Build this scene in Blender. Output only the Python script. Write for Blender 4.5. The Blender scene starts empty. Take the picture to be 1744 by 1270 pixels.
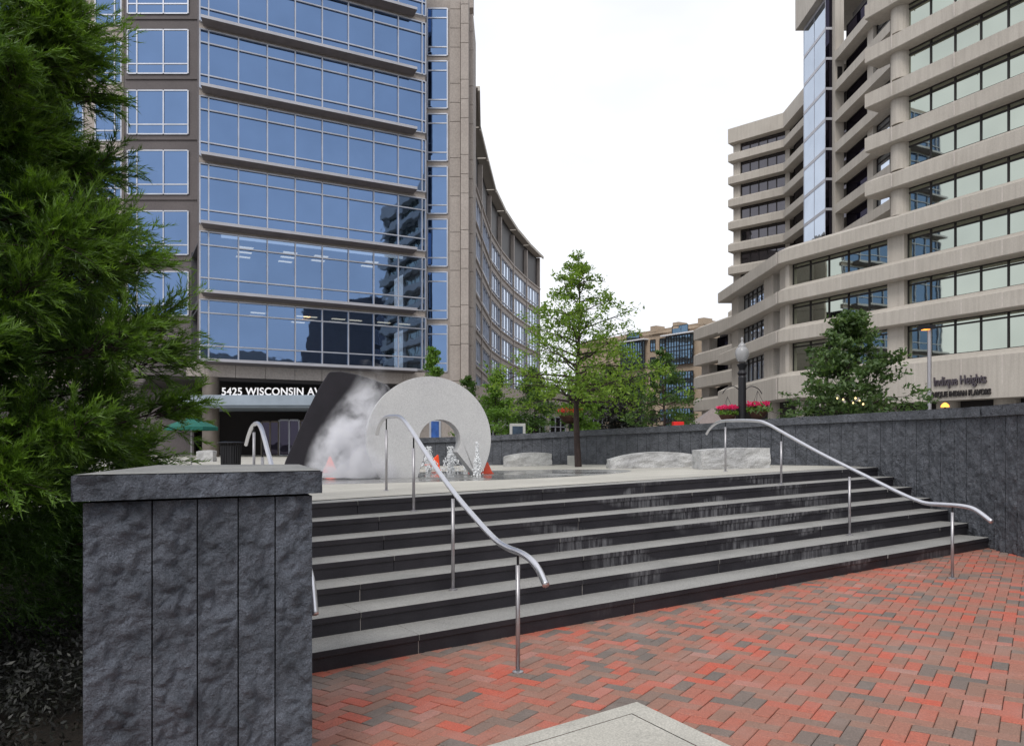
import bpy, bmesh, math, random
import numpy as np
from mathutils import Vector, noise as mnoise
from mathutils.geometry import tessellate_polygon
R = math.radians
random.seed(7); rng = np.random.default_rng(7)
SC = bpy.context.scene
COL = SC.collection

# ------------------------------------------------------------------ camera
EYE = 1.62; F = 1300.0; CX = 872.0; HZ = 756.0          # photo pixels: focal length, centre column, horizon row
cam = bpy.data.cameras.new('camera'); cam_o = bpy.data.objects.new('camera', cam); COL.objects.link(cam_o)
cam.sensor_width = 36; cam.lens = 36 * F / 1744; cam.shift_y = (HZ - 635) / 1744
cam.clip_start = 0.05; cam.clip_end = 3000
cam_o.location = (0, 0, EYE); cam_o.rotation_euler = (R(90), 0, 0)
SC.camera = cam_o

# ------------------------------------------------------------------ sky, sun, exposure
SUN_EL, SUN_AZ = 48, 200        # azimuth clockwise from +Y: behind the camera
w = bpy.data.worlds.new('World'); SC.world = w; w.use_nodes = True
nt = w.node_tree; nt.nodes.clear()
def N(t, kind, **kw):
    n = t.nodes.new(kind)
    for k, v in kw.items():
        if k.startswith('i_'): n.inputs[k[2:].replace('_', ' ')].default_value = v
        else: setattr(n, k, v)
    return n
sky = N(nt, 'ShaderNodeTexSky', sky_type='NISHITA', sun_disc=False, sun_elevation=R(SUN_EL), sun_rotation=R(SUN_AZ))
sky.air_density = 1.0; sky.dust_density = 2.5; sky.ozone_density = 1.0
tc = N(nt, 'ShaderNodeTexCoord')
mp = N(nt, 'ShaderNodeMapping'); mp.inputs['Scale'].default_value = (1, 1, 2.2)
cl = N(nt, 'ShaderNodeTexNoise'); cl.inputs['Scale'].default_value = 1.7; cl.inputs['Detail'].default_value = 5; cl.inputs['Roughness'].default_value = .55
rp = N(nt, 'ShaderNodeValToRGB'); rp.color_ramp.elements[0].position = .30; rp.color_ramp.elements[0].color = (.70, .70, .70, 1)
rp.color_ramp.elements[1].position = .62; rp.color_ramp.elements[1].color = (1, 1, 1, 1)
mx = N(nt, 'ShaderNodeMix', data_type='RGBA')
mx.inputs['B'].default_value = (10.2, 10.4, 10.9, 1)     # thin white cloud sheet over the blue sky
bg = N(nt, 'ShaderNodeBackground'); bg.inputs['Strength'].default_value = .10
ow = N(nt, 'ShaderNodeOutputWorld')
L = nt.links.new
L(tc.outputs['Generated'], mp.inputs['Vector']); L(mp.outputs[0], cl.inputs['Vector']); L(cl.outputs['Fac'], rp.inputs['Fac'])
L(rp.outputs['Color'], mx.inputs['Factor']); L(sky.outputs[0], mx.inputs['A']); L(mx.outputs['Result'], bg.inputs['Color']); L(bg.outputs[0], ow.inputs[0])
sun = bpy.data.lights.new('sun', 'SUN'); sun.energy = 1.5; sun.angle = R(24); sun.color = (1, .96, .9)
sun_o = bpy.data.objects.new('sun', sun); COL.objects.link(sun_o)
sun_o.rotation_euler = (R(90 - SUN_EL), 0, R(180 - SUN_AZ)); sun_o.location = (0, 0, 60)
SC.view_settings.view_transform = 'Standard'; SC.view_settings.look = 'None'
SC.view_settings.exposure = 0.1; SC.view_settings.gamma = 1.0
SC.cycles.max_bounces = 8; SC.cycles.transparent_max_bounces = 12; SC.cycles.volume_bounces = 4

# ------------------------------------------------------------------ materials
def mat(name):
    m = bpy.data.materials.new(name); m.use_nodes = True
    t = m.node_tree; b = t.nodes['Principled BSDF']
    return m, t, b
def coords(t, kind='Object', scale=(1, 1, 1)):
    c = N(t, 'ShaderNodeTexCoord'); p = N(t, 'ShaderNodeMapping'); p.inputs['Scale'].default_value = scale
    t.links.new(c.outputs[kind], p.inputs['Vector']); return p.outputs[0]
def ramp(t, fac, stops, mode='LINEAR'):
    r = N(t, 'ShaderNodeValToRGB'); e = r.color_ramp; e.interpolation = mode
    while len(e.elements) < len(stops): e.elements.new(.5)
    for el, (p, c) in zip(e.elements, stops): el.position = p; el.color = (*c, 1)
    t.links.new(fac, r.inputs['Fac']); return r.outputs['Color']
def noise(t, vec, scale, detail=4, rough=.55):
    n = N(t, 'ShaderNodeTexNoise'); n.inputs['Scale'].default_value = scale; n.inputs['Detail'].default_value = detail; n.inputs['Roughness'].default_value = rough
    t.links.new(vec, n.inputs['Vector']); return n.outputs['Fac']
def mixc(t, fac, a, b, mode='MIX'):
    m = N(t, 'ShaderNodeMix', data_type='RGBA', blend_type=mode)
    for s, v in (('Factor', fac), ('A', a), ('B', b)):
        if hasattr(v, 'links') or hasattr(v, 'is_output'): t.links.new(v, m.inputs[s])
        else: m.inputs[s].default_value = v if not isinstance(v, tuple) else (*v, 1)
    return m.outputs['Result']
def bump(t, b, h, strength=.3, dist=.02):
    n = N(t, 'ShaderNodeBump'); n.inputs['Strength'].default_value = strength; n.inputs['Distance'].default_value = dist
    t.links.new(h, n.inputs['Height']); t.links.new(n.outputs[0], b.inputs['Normal'])
def rough_mat(name, stops, s1=3, s2=60, rough=.8, bs=.25, bd=.01, scale=(1, 1, 1), fine=.25):
    m, t, b = mat(name); v = coords(t, scale=scale)
    c = ramp(t, noise(t, v, s1, 6, .6), stops)
    fn = noise(t, v, s2, 3, .6)
    c2 = mixc(t, fine, c, ramp(t, fn, [(.35, (0, 0, 0)), (.65, (1, 1, 1))]), 'OVERLAY')
    t.links.new(c2, b.inputs['Base Color']); b.inputs['Roughness'].default_value = rough
    bump(t, b, fn, bs, bd); return m
def plain(name, col, rough=.5, metal=0.0, s=8, var=.12):
    m, t, b = mat(name); v = coords(t)
    lo = tuple(max(0, c * (1 - var)) for c in col); hi = tuple(c * (1 + var) for c in col)
    t.links.new(ramp(t, noise(t, v, s, 4), [(.3, lo), (.7, hi)]), b.inputs['Base Color'])
    b.inputs['Roughness'].default_value = rough; b.inputs['Metallic'].default_value = metal; return m
def emit(name, col, e):
    m, t, b = mat(name); b.inputs['Base Color'].default_value = (*col, 1)
    b.inputs['Emission Color'].default_value = (*col, 1); b.inputs['Emission Strength'].default_value = e; return m
def glass(name, tint, refl=.8, inner=(.02, .025, .03), wave=.02, rough=.02, see=False):
    """coated facade glass: a tinted mirror over a dark room (see=True lets the room show through)"""
    m, t, b = mat(name); t.nodes.remove(b); v = coords(t)
    g = N(t, 'ShaderNodeBsdfGlossy'); g.inputs['Roughness'].default_value = rough
    t.links.new(mixc(t, noise(t, v, .35, 2), tuple(x * .86 for x in tint), tuple(min(1, x * 1.1) for x in tint)), g.inputs['Color'])
    bp = N(t, 'ShaderNodeBump'); bp.inputs['Strength'].default_value = wave; bp.inputs['Distance'].default_value = .3
    t.links.new(noise(t, v, .6, 2), bp.inputs['Height']); t.links.new(bp.outputs[0], g.inputs['Normal'])
    if see:
        d = N(t, 'ShaderNodeBsdfTransparent'); d.inputs['Color'].default_value = (.55, .68, .85, 1)
    else:
        d = N(t, 'ShaderNodeBsdfDiffuse'); d.inputs['Color'].default_value = (*inner, 1)
    mxs = N(t, 'ShaderNodeMixShader'); mxs.inputs[0].default_value = refl
    t.links.new(d.outputs[0], mxs.inputs[1]); t.links.new(g.outputs[0], mxs.inputs[2])
    t.links.new(mxs.outputs[0], t.nodes['Material Output'].inputs['Surface']); return m
def leaf_mat(name, cols, trans=.35, rough=.5):
    m, t, b = mat(name)
    gi = N(t, 'ShaderNodeNewGeometry'); k = len(cols) - 1
    c = ramp(t, gi.outputs['Random Per Island'], [(i / k, c) for i, c in enumerate(cols)])
    v = coords(t); c = mixc(t, .35, c, ramp(t, noise(t, v, 1.3, 2), [(.3, cols[0]), (.7, cols[-1])]))
    t.links.new(c, b.inputs['Base Color']); b.inputs['Roughness'].default_value = rough
    tr = N(t, 'ShaderNodeBsdfTranslucent'); t.links.new(mixc(t, 1.0, c, (1.3, 1.35, .6), 'MULTIPLY'), tr.inputs['Color'])
    ms = N(t, 'ShaderNodeMixShader'); ms.inputs[0].default_value = trans
    t.links.new(b.outputs[0], ms.inputs[1]); t.links.new(tr.outputs[0], ms.inputs[2])
    t.links.new(ms.outputs[0], t.nodes['Material Output'].inputs['Surface']); return m

M = {}
M['concrete'] = rough_mat('beige_precast', [(.25, (.43, .395, .35)), (.6, (.50, .462, .412)), (.85, (.55, .51, .46))], .25, 26, .85, .2, .008, fine=.10)
_t = M['concrete'].node_tree; _b = _t.nodes['Principled BSDF']     # rain streaks and soiling
_c = _b.inputs['Base Color'].links[0].from_socket
_v = coords(_t, scale=(2.2, 2.2, .16)); _k = ramp(_t, noise(_t, _v, 2.0, 6, .65), [(.45, (0, 0, 0)), (.75, (.38, .38, .38))])
_t.links.new(mixc(_t, _k, _c, (.25, .215, .19)), _b.inputs['Base Color'])
M['caulk'] = plain('pale_caulk', (.55, .50, .46), .8)
M['stone'] = rough_mat('tan_facade_stone', [(.3, (.345, .305, .278)), (.7, (.41, .365, .335))], .3, 9, .8, .2, .01, fine=.12)
M['stone_dark'] = rough_mat('grey_brown_panel', [(.3, (.095, .082, .085)), (.7, (.125, .108, .11))], .4, 9, .7, .2, .01, fine=.1)
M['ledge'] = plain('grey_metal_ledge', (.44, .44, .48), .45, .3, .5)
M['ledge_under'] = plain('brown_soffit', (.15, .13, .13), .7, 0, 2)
M['frame'] = plain('silver_mullion', (.46, .48, .54), .4, .5, 1)
M['dark_frame'] = plain('bronze_frame', (.028, .024, .024), .5, .3)
M['blue'] = glass('blue_mirror_glass', (.165, .26, .45), .86, (.012, .02, .035))
M['blue_see'] = glass('blue_clear_glass', (.175, .275, .47), .74, see=True)
M['pale'] = glass('champagne_mirror_glass', (.52, .565, .49), .93, (.05, .05, .04), .006)
M['white_glass'] = glass('silver_mirror_glass', (.52, .58, .67), .95, (.1, .1, .1), .02)
M['dim'] = glass('smoked_glass', (.22, .21, .23), .55, (.03, .028, .03), .03)
M['black_glass'] = glass('black_glass', (.06, .055, .08), .7, (.008, .007, .01), .02)
M['wing_glass'] = glass('sky_mirror_glass', (.72, .80, .92), .85, (.02, .02, .03), .012)
M['teal_glass'] = glass('teal_glass', (.24, .34, .42), .8, (.02, .03, .04), .03)
M['tan_brick'] = rough_mat('tan_brick_wall', [(.3, (.41, .315, .23)), (.7, (.50, .40, .30))], .4, 8, .85, .2, .01, fine=.12)
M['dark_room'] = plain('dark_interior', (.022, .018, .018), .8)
M['lobby'] = plain('dim_interior', (.06, .06, .07), .8)
M['canopy'] = plain('blue_grey_canopy_metal', (.27, .32, .38), .5, .2, 1)
M['column_metal'] = plain('bronze_column_cladding', (.17, .145, .125), .4, .45, 2)
M['letter_white'] = plain('white_letter_paint', (.92, .92, .95), .4)
M['letter_dark'] = plain('dark_letter_metal', (.035, .03, .03), .4, .3)
M['letter_bronze'] = plain('bronze_letter_metal', (.10, .085, .10), .4, .4)
M['steel'] = plain('brushed_steel', (.66, .66, .70), .3, .9, 30, .06)
M['steel_post'] = plain('satin_steel_post', (.42, .41, .43), .38, .7, 20, .08)
M['black_metal'] = plain('black_painted_metal', (.016, .016, .02), .45, .3)
M['bark'] = rough_mat('dark_bark', [(.3, (.022, .014, .014)), (.7, (.055, .036, .032))], 8, 60, .9, .6, .02, (1, 1, .25))
M['orange'] = plain('safety_orange_plastic', (.92, .085, .02), .4, 0, 6, .06)
M['orange'].node_tree.nodes['Principled BSDF'].inputs['Emission Strength'].default_value = 0
M['red'] = plain('red_plastic', (.75, .02, .015), .45)
M['green_cloth'] = plain('green_canvas', (.006, .11, .085), .8)
M['terracotta'] = plain('brown_basket', (.07, .03, .02), .9)
M['asphalt'] = rough_mat('asphalt', [(.3, (.04, .04, .042)), (.7, (.06, .06, .06))], .5, 30, .9)
M['grey_paving'] = rough_mat('grey_paving', [(.3, (.20, .195, .19)), (.7, (.27, .26, .25))], .6, 20, .85)
M['mulch'] = rough_mat('dark_mulch', [(.3, (.012, .010, .008)), (.7, (.03, .022, .016))], 6, 40, .95, .8, .03)
M['blue_poster'] = plain('blue_poster', (.03, .09, .30), .3, 0, 3, .6)
M['sign_frame'] = plain('pale_sign_frame', (.42, .42, .40), .6)
M['screen'] = plain('dark_notice_panel', (.03, .05, .08), .2, 0, 4, .6)
M['roof_grey'] = plain('grey_roof_sheet', (.23, .19, .18), .6)
M['car_paint'] = plain('dark_car_paint', (.03, .035, .045), .25, .3)
M['lamp_on'] = emit('sodium_lamp_glow', (1, .33, .05), 2.2)
M['ceiling_lamp'] = emit('ceiling_light_panel', (1, .8, .55), 2.2)
M['bulb'] = emit('small_warm_bulb', (1, .75, .35), 1.5)
M['flower'] = leaf_mat('pink_petals', [(.75, .02, .16), (.85, .06, .25), (.6, .01, .12)], .3)
M['flower_red'] = leaf_mat('red_petals', [(.6, .02, .03), (.75, .06, .05), (.5, .08, .02)], .3)

def granite(name, stops, s=2.2, speck=180, rough=.6, bs=.2, sk=.28):
    m, t, b = mat(name); v = coords(t)
    c = ramp(t, noise(t, v, s, 5), stops)
    sp = N(t, 'ShaderNodeTexVoronoi'); sp.inputs['Scale'].default_value = speck; t.links.new(v, sp.inputs['Vector'])
    c = mixc(t, sk, c, ramp(t, sp.outputs['Color'], [(.15, (.05, .05, .05)), (.5, (.5, .5, .5)), (.9, (.95, .95, .95))]), 'OVERLAY')
    t.links.new(c, b.inputs['Base Color']); b.inputs['Roughness'].default_value = rough
    bump(t, b, noise(t, v, speck * .4, 3), bs, .006); return m
M['granite_pale'] = granite('pale_granite', [(.3, (.50, .50, .51)), (.7, (.57, .57, .57))], 1.2, 85, .6, .08, .15)
M['granite_bench'] = granite('split_granite', [(.3, (.33, .33, .335)), (.55, (.44, .44, .44)), (.8, (.53, .53, .52))], 3, 110, .75, .5)
M['granite_black'] = granite('polished_black_granite', [(.3, (.010, .009, .013)), (.7, (.017, .015, .021))], 1.5, 150, .5, .05)
M['granite_black'].node_tree.nodes['Principled BSDF'].inputs['Specular IOR Level'].default_value = .25
M['tread'] = granite('grey_granite_tread', [(.25, (.20, .20, .19)), (.5, (.27, .265, .255)), (.8, (.33, .325, .31))], 1.6, 160, .7)
M['cap'] = granite('grey_granite_coping', [(.25, (.17, .17, .175)), (.5, (.24, .24, .235)), (.8, (.30, .295, .28))], 2, 120, .75)

def rockface(name, lo, hi):
    m, t, b = mat(name); v = coords(t)
    n1 = noise(t, v, 5, 8, .65)
    c = ramp(t, n1, [(.28, lo), (.72, hi)])
    c = mixc(t, .4, c, ramp(t, noise(t, v, 190, 2), [(.35, (.15, .15, .15)), (.68, (.95, .95, .95))]), 'OVERLAY')
    t.links.new(c, b.inputs['Base Color']); b.inputs['Roughness'].default_value = .72
    vo = N(t, 'ShaderNodeTexVoronoi'); vo.inputs['Scale'].default_value = 16; vo.feature = 'F1'
    wn = N(t, 'ShaderNodeTexNoise'); wn.inputs['Scale'].default_value = 7; wn.inputs['Detail'].default_value = 4
    t.links.new(v, wn.inputs['Vector']); t.links.new(mixc(t, .25, v, wn.outputs['Color']), vo.inputs['Vector'])
    h = N(t, 'ShaderNodeMath', operation='MULTIPLY_ADD'); h.inputs[1].default_value = .5
    t.links.new(vo.outputs['Distance'], h.inputs[0]); t.links.new(noise(t, v, 26, 6, .7), h.inputs[2])
    bump(t, b, h.outputs[0], 1.0, .05); return m
M['rock'] = rockface('rock_faced_dark_granite', (.062, .071, .090), (.170, .188, .232))
M['rock_wall'] = rockface('rock_faced_wall_granite', (.055, .060, .072), (.145, .154, .178))
M['joint'] = plain('black_joint', (.006, .006, .007), .9)

def riser_mat():
    m, t, b = mat('dark_granite_riser'); v = coords(t)
    c = ramp(t, noise(t, v, 2.5, 5), [(.3, (.012, .011, .016)), (.7, (.028, .026, .033))])
    c = mixc(t, .35, c, ramp(t, noise(t, v, 150, 2), [(.4, (.2, .2, .2)), (.65, (.9, .9, .9))]), 'OVERLAY')
    # lime bloom washed down the faces in a few places
    st = ramp(t, noise(t, coords(t, scale=(9, 9, .8)), 2.2, 5, .7), [(.42, (0, 0, 0)), (.62, (1, 1, 1))])
    where = ramp(t, noise(t, coords(t, scale=(.7, .7, 2.2)), 1.5, 2, .4), [(.53, (0, 0, 0)), (.62, (1, 1, 1))])
    dp = N(t, 'ShaderNodeVectorMath', operation='DOT_PRODUCT'); dp.inputs[1].default_value = (DV[0] / 14, DV[1] / 14, 0)
    t.links.new(v, dp.inputs[0])        # the bloom sits on the middle third of the flight
    where = mixc(t, 1.0, where, ramp(t, dp.outputs['Value'], [(.30, (0, 0, 0)), (.38, (1, 1, 1)), (.68, (1, 1, 1)), (.76, (0, 0, 0))]), 'MULTIPLY')
    k = mixc(t, 1.0, st, where, 'MULTIPLY')
    k = mixc(t, 1.0, k, (.45, .45, .45), 'MULTIPLY')
    c = mixc(t, k, c, (.32, .32, .34))
    t.links.new(c, b.inputs['Base Color']); b.inputs['Roughness'].default_value = .6
    bump(t, b, noise(t, v, 60, 3), .2, .005); return m
TH = .5645; DV = (math.cos(TH), math.sin(TH)); NV = (-math.sin(TH), math.cos(TH))   # along the stairs / up the stairs
M['riser'] = riser_mat()

def paver_mat(name, lo, hi, wet=False):
    m, t, b = mat(name); v = coords(t)
    p = N(t, 'ShaderNodeMapping'); p.inputs['Rotation'].default_value = (0, 0, R(-32)); t.links.new(v, p.inputs['Vector'])
    br = N(t, 'ShaderNodeTexBrick'); br.offset = .5; br.inputs['Scale'].default_value = 1.0; br.inputs['Mortar Size'].default_value = .006
    br.inputs['Brick Width'].default_value = 1.2; br.inputs['Row Height'].default_value = .6
    br.inputs['Color1'].default_value = (*lo, 1); br.inputs['Color2'].default_value = (*hi, 1); br.inputs['Mortar'].default_value = (*[x * .55 for x in lo], 1)
    t.links.new(p.outputs[0], br.inputs['Vector'])
    c = mixc(t, .35, br.outputs['Color'], ramp(t, noise(t, v, 1.4, 6, .6), [(.3, lo), (.7, hi)]))
    c = mixc(t, .25, c, ramp(t, noise(t, v, 140, 2), [(.35, (.2, .2, .2)), (.65, (.85, .85, .85))]), 'OVERLAY')
    t.links.new(c, b.inputs['Base Color'])
    if wet:
        t.links.new(ramp(t, noise(t, v, 1.2, 4), [(.4, (.06, .06, .06)), (.6, (.3, .3, .3))]), b.inputs['Roughness'])
    else:
        b.inputs['Roughness'].default_value = .8
        bump(t, b, noise(t, v, 80, 3), .15, .004)
    return m
M['paving'] = paver_mat('pale_granite_paving', (.37, .355, .32), (.50, .48, .43))
M['wet'] = paver_mat('wet_basin_paving', (.16, .16, .155), (.23, .225, .215), True)
M['slab'] = rough_mat('pale_concrete', [(.3, (.40, .385, .345)), (.7, (.50, .48, .43))], 2, 90, .85, .3, .006, fine=.2)

def brick_mat():
    m, t, b = mat('clay_paver'); v = coords(t)
    gi = N(t, 'ShaderNodeNewGeometry')
    c = ramp(t, gi.outputs['Random Per Island'], [(0, (.15, .125, .11)), (.13, (.185, .14, .118)), (.24, (.25, .145, .108)), (.45, (.30, .145, .105)), (.70, (.35, .135, .095)), (.88, (.42, .115, .075)), (.95, (.47, .10, .06)), (1, (.35, .19, .155))])
    big = ramp(t, noise(t, v, .55, 3), [(.35, (.42, .42, .42)), (.65, (.60, .58, .58))])
    c = mixc(t, .18, c, big, 'OVERLAY')
    c = mixc(t, .30, c, ramp(t, noise(t, v, 120, 3), [(.35, (.15, .15, .15)), (.65, (.9, .9, .9))]), 'OVERLAY')
    c = mixc(t, ramp(t, noise(t, v, 2.2, 5, .65), [(.50, (0, 0, 0)), (.8, (.34, .34, .34))]), c, (.38, .30, .27))
    c = mixc(t, ramp(t, noise(t, v, 9, 5, .7), [(.58, (0, 0, 0)), (.75, (.45, .45, .45))]), c, (.12, .085, .07))
    t.links.new(c, b.inputs['Base Color']); b.inputs['Roughness'].default_value = .72
    bump(t, b, noise(t, v, 90, 3), .25, .004); return m
M['brick'] = brick_mat()
M['needles'] = leaf_mat('needle_green', [(.016, .042, .009), (.035, .085, .012), (.060, .135, .016), (.085, .17, .022)], .34, .5)
_t = M['needles'].node_tree        # the season's new growth at the sprig ends is a lighter yellow green
_a = N(_t, 'ShaderNodeAttribute', attribute_name='young')
for _l in list(_t.links):
    if _l.to_socket.name in ('Base Color',) or (_l.to_node.type == 'MIX' and _l.to_socket.name == 'A' and getattr(_l.to_node, 'blend_type', '') == 'MULTIPLY'):
        _s, _d = _l.from_socket, _l.to_socket
        _t.links.remove(_l); _t.links.new(mixc(_t, _a.outputs['Fac'], _s, (.175, .31, .032)), _d)
M['oak'] = leaf_mat('oak_leaf', [(.07, .145, .016), (.125, .225, .025), (.19, .31, .035), (.26, .38, .055)], .46)
M['maple'] = leaf_mat('maple_leaf', [(.02, .05, .015), (.045, .10, .024), (.085, .155, .038), (.13, .20, .06)], .3)
M['street_leaf'] = leaf_mat('street_tree_leaf', [(.035, .085, .018), (.065, .13, .026), (.10, .18, .035)], .38)
M['light_leaf'] = leaf_mat('light_green_leaf', [(.07, .15, .02), (.12, .24, .03), (.17, .30, .045)], .4)
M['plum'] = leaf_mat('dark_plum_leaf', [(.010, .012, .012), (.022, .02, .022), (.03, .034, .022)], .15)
M['shrub'] = leaf_mat('shrub_leaf', [(.012, .03, .012), (.025, .055, .018), (.04, .075, .026)], .25)

# ------------------------------------------------------------------ mesh helpers
class MB:
    def __init__(s): s.v = []; s.f = []; s.m = []
    def add(s, vs, fs, mi=0):
        o = len(s.v); s.v += [tuple(p) for p in vs]; s.f += [tuple(i + o for i in f) for f in fs]; s.m += [mi] * len(fs)
    def quad(s, a, b, c, d, mi=0): s.add([a, b, c, d], [(0, 1, 2, 3)], mi)
    def hexa(s, p, mi=0):     # p: 4 bottom, 4 top, both counter-clockwise from above
        s.add(p, [(3, 2, 1, 0), (4, 5, 6, 7), (0, 1, 5, 4), (1, 2, 6, 5), (2, 3, 7, 6), (3, 0, 4, 7)], mi)
    def box(s, x0, x1, y0, y1, z0, z1, mi=0):
        s.hexa([(x0, y0, z0), (x1, y0, z0), (x1, y1, z0), (x0, y1, z0), (x0, y0, z1), (x1, y0, z1), (x1, y1, z1), (x0, y1, z1)], mi)
    def tube(s, pts, r, n=10, mi=0, caps=True):
        pts = [Vector(p) for p in pts]; rs = r if isinstance(r, (list, tuple)) else [r] * len(pts)
        up = Vector((0, 0, 1)); rings = []
        for i, p in enumerate(pts):
            t = (pts[min(i + 1, len(pts) - 1)] - pts[max(i - 1, 0)]).normalized()
            a = t.cross(up if abs(t.z) < .95 else Vector((1, 0, 0))).normalized(); b = t.cross(a)
            rings.append([p + (a * math.cos(2 * math.pi * k / n) + b * math.sin(2 * math.pi * k / n)) * rs[i] for k in range(n)])
        vs = [q for ring in rings for q in ring]
        fs = [(i * n + k, i * n + (k + 1) % n, (i + 1) * n + (k + 1) % n, (i + 1) * n + k) for i in range(len(pts) - 1) for k in range(n)]
        if caps: fs += [tuple(range(n)), tuple(range((len(pts) - 1) * n, len(pts) * n))]
        s.add(vs, fs, mi)
    def lathe(s, c, prof, n=20, mi=0):
        vs = [(c[0] + r * math.cos(2 * math.pi * k / n), c[1] + r * math.sin(2 * math.pi * k / n), c[2] + z) for r, z in prof for k in range(n)]
        fs = [(i * n + k, i * n + (k + 1) % n, (i + 1) * n + (k + 1) % n, (i + 1) * n + k) for i in range(len(prof) - 1) for k in range(n)]
        fs += [tuple(range(n)), tuple(range((len(prof) - 1) * n, len(prof) * n))]
        s.add(vs, fs, mi)
    def build(s, name, mats, parent=None, smooth=False, bevel=0, sub=0, fixn=True):
        me = bpy.data.meshes.new(name); me.from_pydata(s.v, [], s.f)
        for mm in (mats if isinstance(mats, (list, tuple)) else [mats]): me.materials.append(mm)
        if len(set(s.m)) > 1 or (s.m and s.m[0]): me.polygons.foreach_set('material_index', s.m)
        if fixn:
            bm = bmesh.new(); bm.from_mesh(me); bmesh.ops.recalc_face_normals(bm, faces=bm.faces); bm.to_mesh(me); bm.free()
        if smooth: me.polygons.foreach_set('use_smooth', [True] * len(me.polygons))
        me.update()
        o = bpy.data.objects.new(name, me); COL.objects.link(o)
        if parent: o.parent = parent; o.matrix_parent_inverse = parent.matrix_world.inverted() if False else o.matrix_parent_inverse
        if bevel:
            b = o.modifiers.new('bevel', 'BEVEL'); b.width = bevel; b.segments = 2; b.limit_method = 'ANGLE'
        if sub:
            b = o.modifiers.new('sub', 'SUBSURF'); b.levels = b.render_levels = sub
        return o
def empty(name, loc=(0, 0, 0), rz=0):
    o = bpy.data.objects.new(name, None); COL.objects.link(o); o.location = loc; o.rotation_euler = (0, 0, rz); return o
def tag(o, label=None, cat=None, group=None, kind=None):
    for k, v in (('label', label), ('category', cat), ('group', group), ('kind', kind)):
        if v: o[k] = v
    return o
def mesh_np(name, V, faces_n, m, parent=None, smooth=False):
    """V (n*k,3) with every k consecutive verts one face"""
    k = faces_n; n = len(V) // k
    me = bpy.data.meshes.new(name); me.vertices.add(len(V)); me.vertices.foreach_set('co', np.asarray(V, np.float32).ravel())
    me.loops.add(len(V)); me.loops.foreach_set('vertex_index', np.arange(len(V), dtype=np.int32))
    me.polygons.add(n); me.polygons.foreach_set('loop_start', np.arange(0, n * k, k, dtype=np.int32))
    me.update(calc_edges=True); me.materials.append(m)
    o = bpy.data.objects.new(name, me); COL.objects.link(o)
    if parent: o.parent = parent
    return o
def copy_tree(o, parent=None):
    c = o.copy(); COL.objects.link(c)
    if parent: c.parent = parent
    for ch in list(o.children): copy_tree(ch, c)
    return c
def text_mesh(name, body, size, m, parent=None, depth=.03, offset=0, shear=0, spacing=1.0):
    cu = bpy.data.curves.new(name, 'FONT'); cu.body = body; cu.size = size; cu.extrude = depth; cu.offset = offset; cu.shear = shear; cu.space_character = spacing
    tmp = bpy.data.objects.new(name + '_tmp', cu); COL.objects.link(tmp)
    me = bpy.data.meshes.new_from_object(tmp, depsgraph=bpy.context.evaluated_depsgraph_get())
    bpy.data.objects.remove(tmp); me.name = name; me.materials.clear(); me.materials.append(m)
    o = bpy.data.objects.new(name, me); COL.objects.link(o)
    if parent: o.parent = parent
    return o

# ------------------------------------------------------------------ site: the ground falls 2.5 % from right to left
G = .0257
def gz(x, base=0.0): return base + G * max(-12, min(12, x))
C0, TR, RISE = 5.447, .407, .15
PZ = 7 * RISE
def stp(d, n): return (DV[0] * d + NV[0] * n, DV[1] * d + NV[1] * n)
def poly_sheet(name, pts, m, zf, kind='structure', thick=0):
    tris = tessellate_polygon([[Vector((x, y, 0)) for x, y in pts]])
    fs = []
    for a, b, c in tris:
        k = (pts[b][0] - pts[a][0]) * (pts[c][1] - pts[a][1]) - (pts[b][1] - pts[a][1]) * (pts[c][0] - pts[a][0])
        fs.append((a, b, c) if k > 0 else (a, c, b))
    me = bpy.data.meshes.new(name); me.from_pydata([(x, y, zf(x)) for x, y in pts], [], fs); me.materials.append(m)
    o = bpy.data.objects.new(name, me); COL.objects.link(o); o['kind'] = kind; return o

UP = .72                                   # level of the streets beyond the plaza
poly_sheet('ground', [(-1500, -1500), (1500, -1500), (1500, 1500), (-1500, 1500)], M['asphalt'], lambda x: -.62)
# wall line, from the viewer's right round behind the plaza
WALL = [(6.45, 1.5), (6.5, 5.0), (6.56, 9.7), (6.66, 10.8), (6.6, 12.2), (6.40, 13.5), (5.95, 14.7), (5.3, 15.75), (4.2, 17.15), (2.7, 18.7), (1.09, 20.1), (-.8, 21.3), (-3.0, 22.2), (-5.5, 22.8)]
WTOP = [2.16, 2.16, 2.16, 2.165, 2.175, 2.185, 2.175, 2.15, 2.08, 2.02, 1.95, 1.86, 1.80, 1.76]
poly_sheet('street', [(6.9, 1.0), (80, 1.0), (140, 60), (140, 260), (-140, 260), (-140, 30), (-10, 30), (-5.6, 23.2), (-.7, 21.7), (1.3, 20.5), (4.5, 17.5), (5.7, 16.0), (6.3, 15.0), (6.75, 13.6), (7.0, 10.8)], M['grey_paving'], lambda x: UP)
pl = [stp(-9.45, C0 + 6 * TR + .345), (6.45, 14.0), (6.1, 14.9), (5.3, 16.0), (4.2, 17.4), (2.7, 18.9), (1.09, 20.3), (-.8, 21.5), (-3, 22.4), (-5.5, 23.0), (-8, 29), (-8, 60), (-12, 60)]
e = stp(0, C0 + 6 * TR + .345)
t_ = (6.62 - e[0]) / DV[0]; pl.insert(1, (6.62, e[1] + DV[1] * t_))
poly_sheet('plaza_paving', pl, M['paving'], lambda x: gz(x, PZ + .003))
poly_sheet('forecourt', [(-12, 3), (-12, 62), (-90, 62), (-90, 3)], M['paving'], lambda x: gz(-12, PZ + .003))
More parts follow.
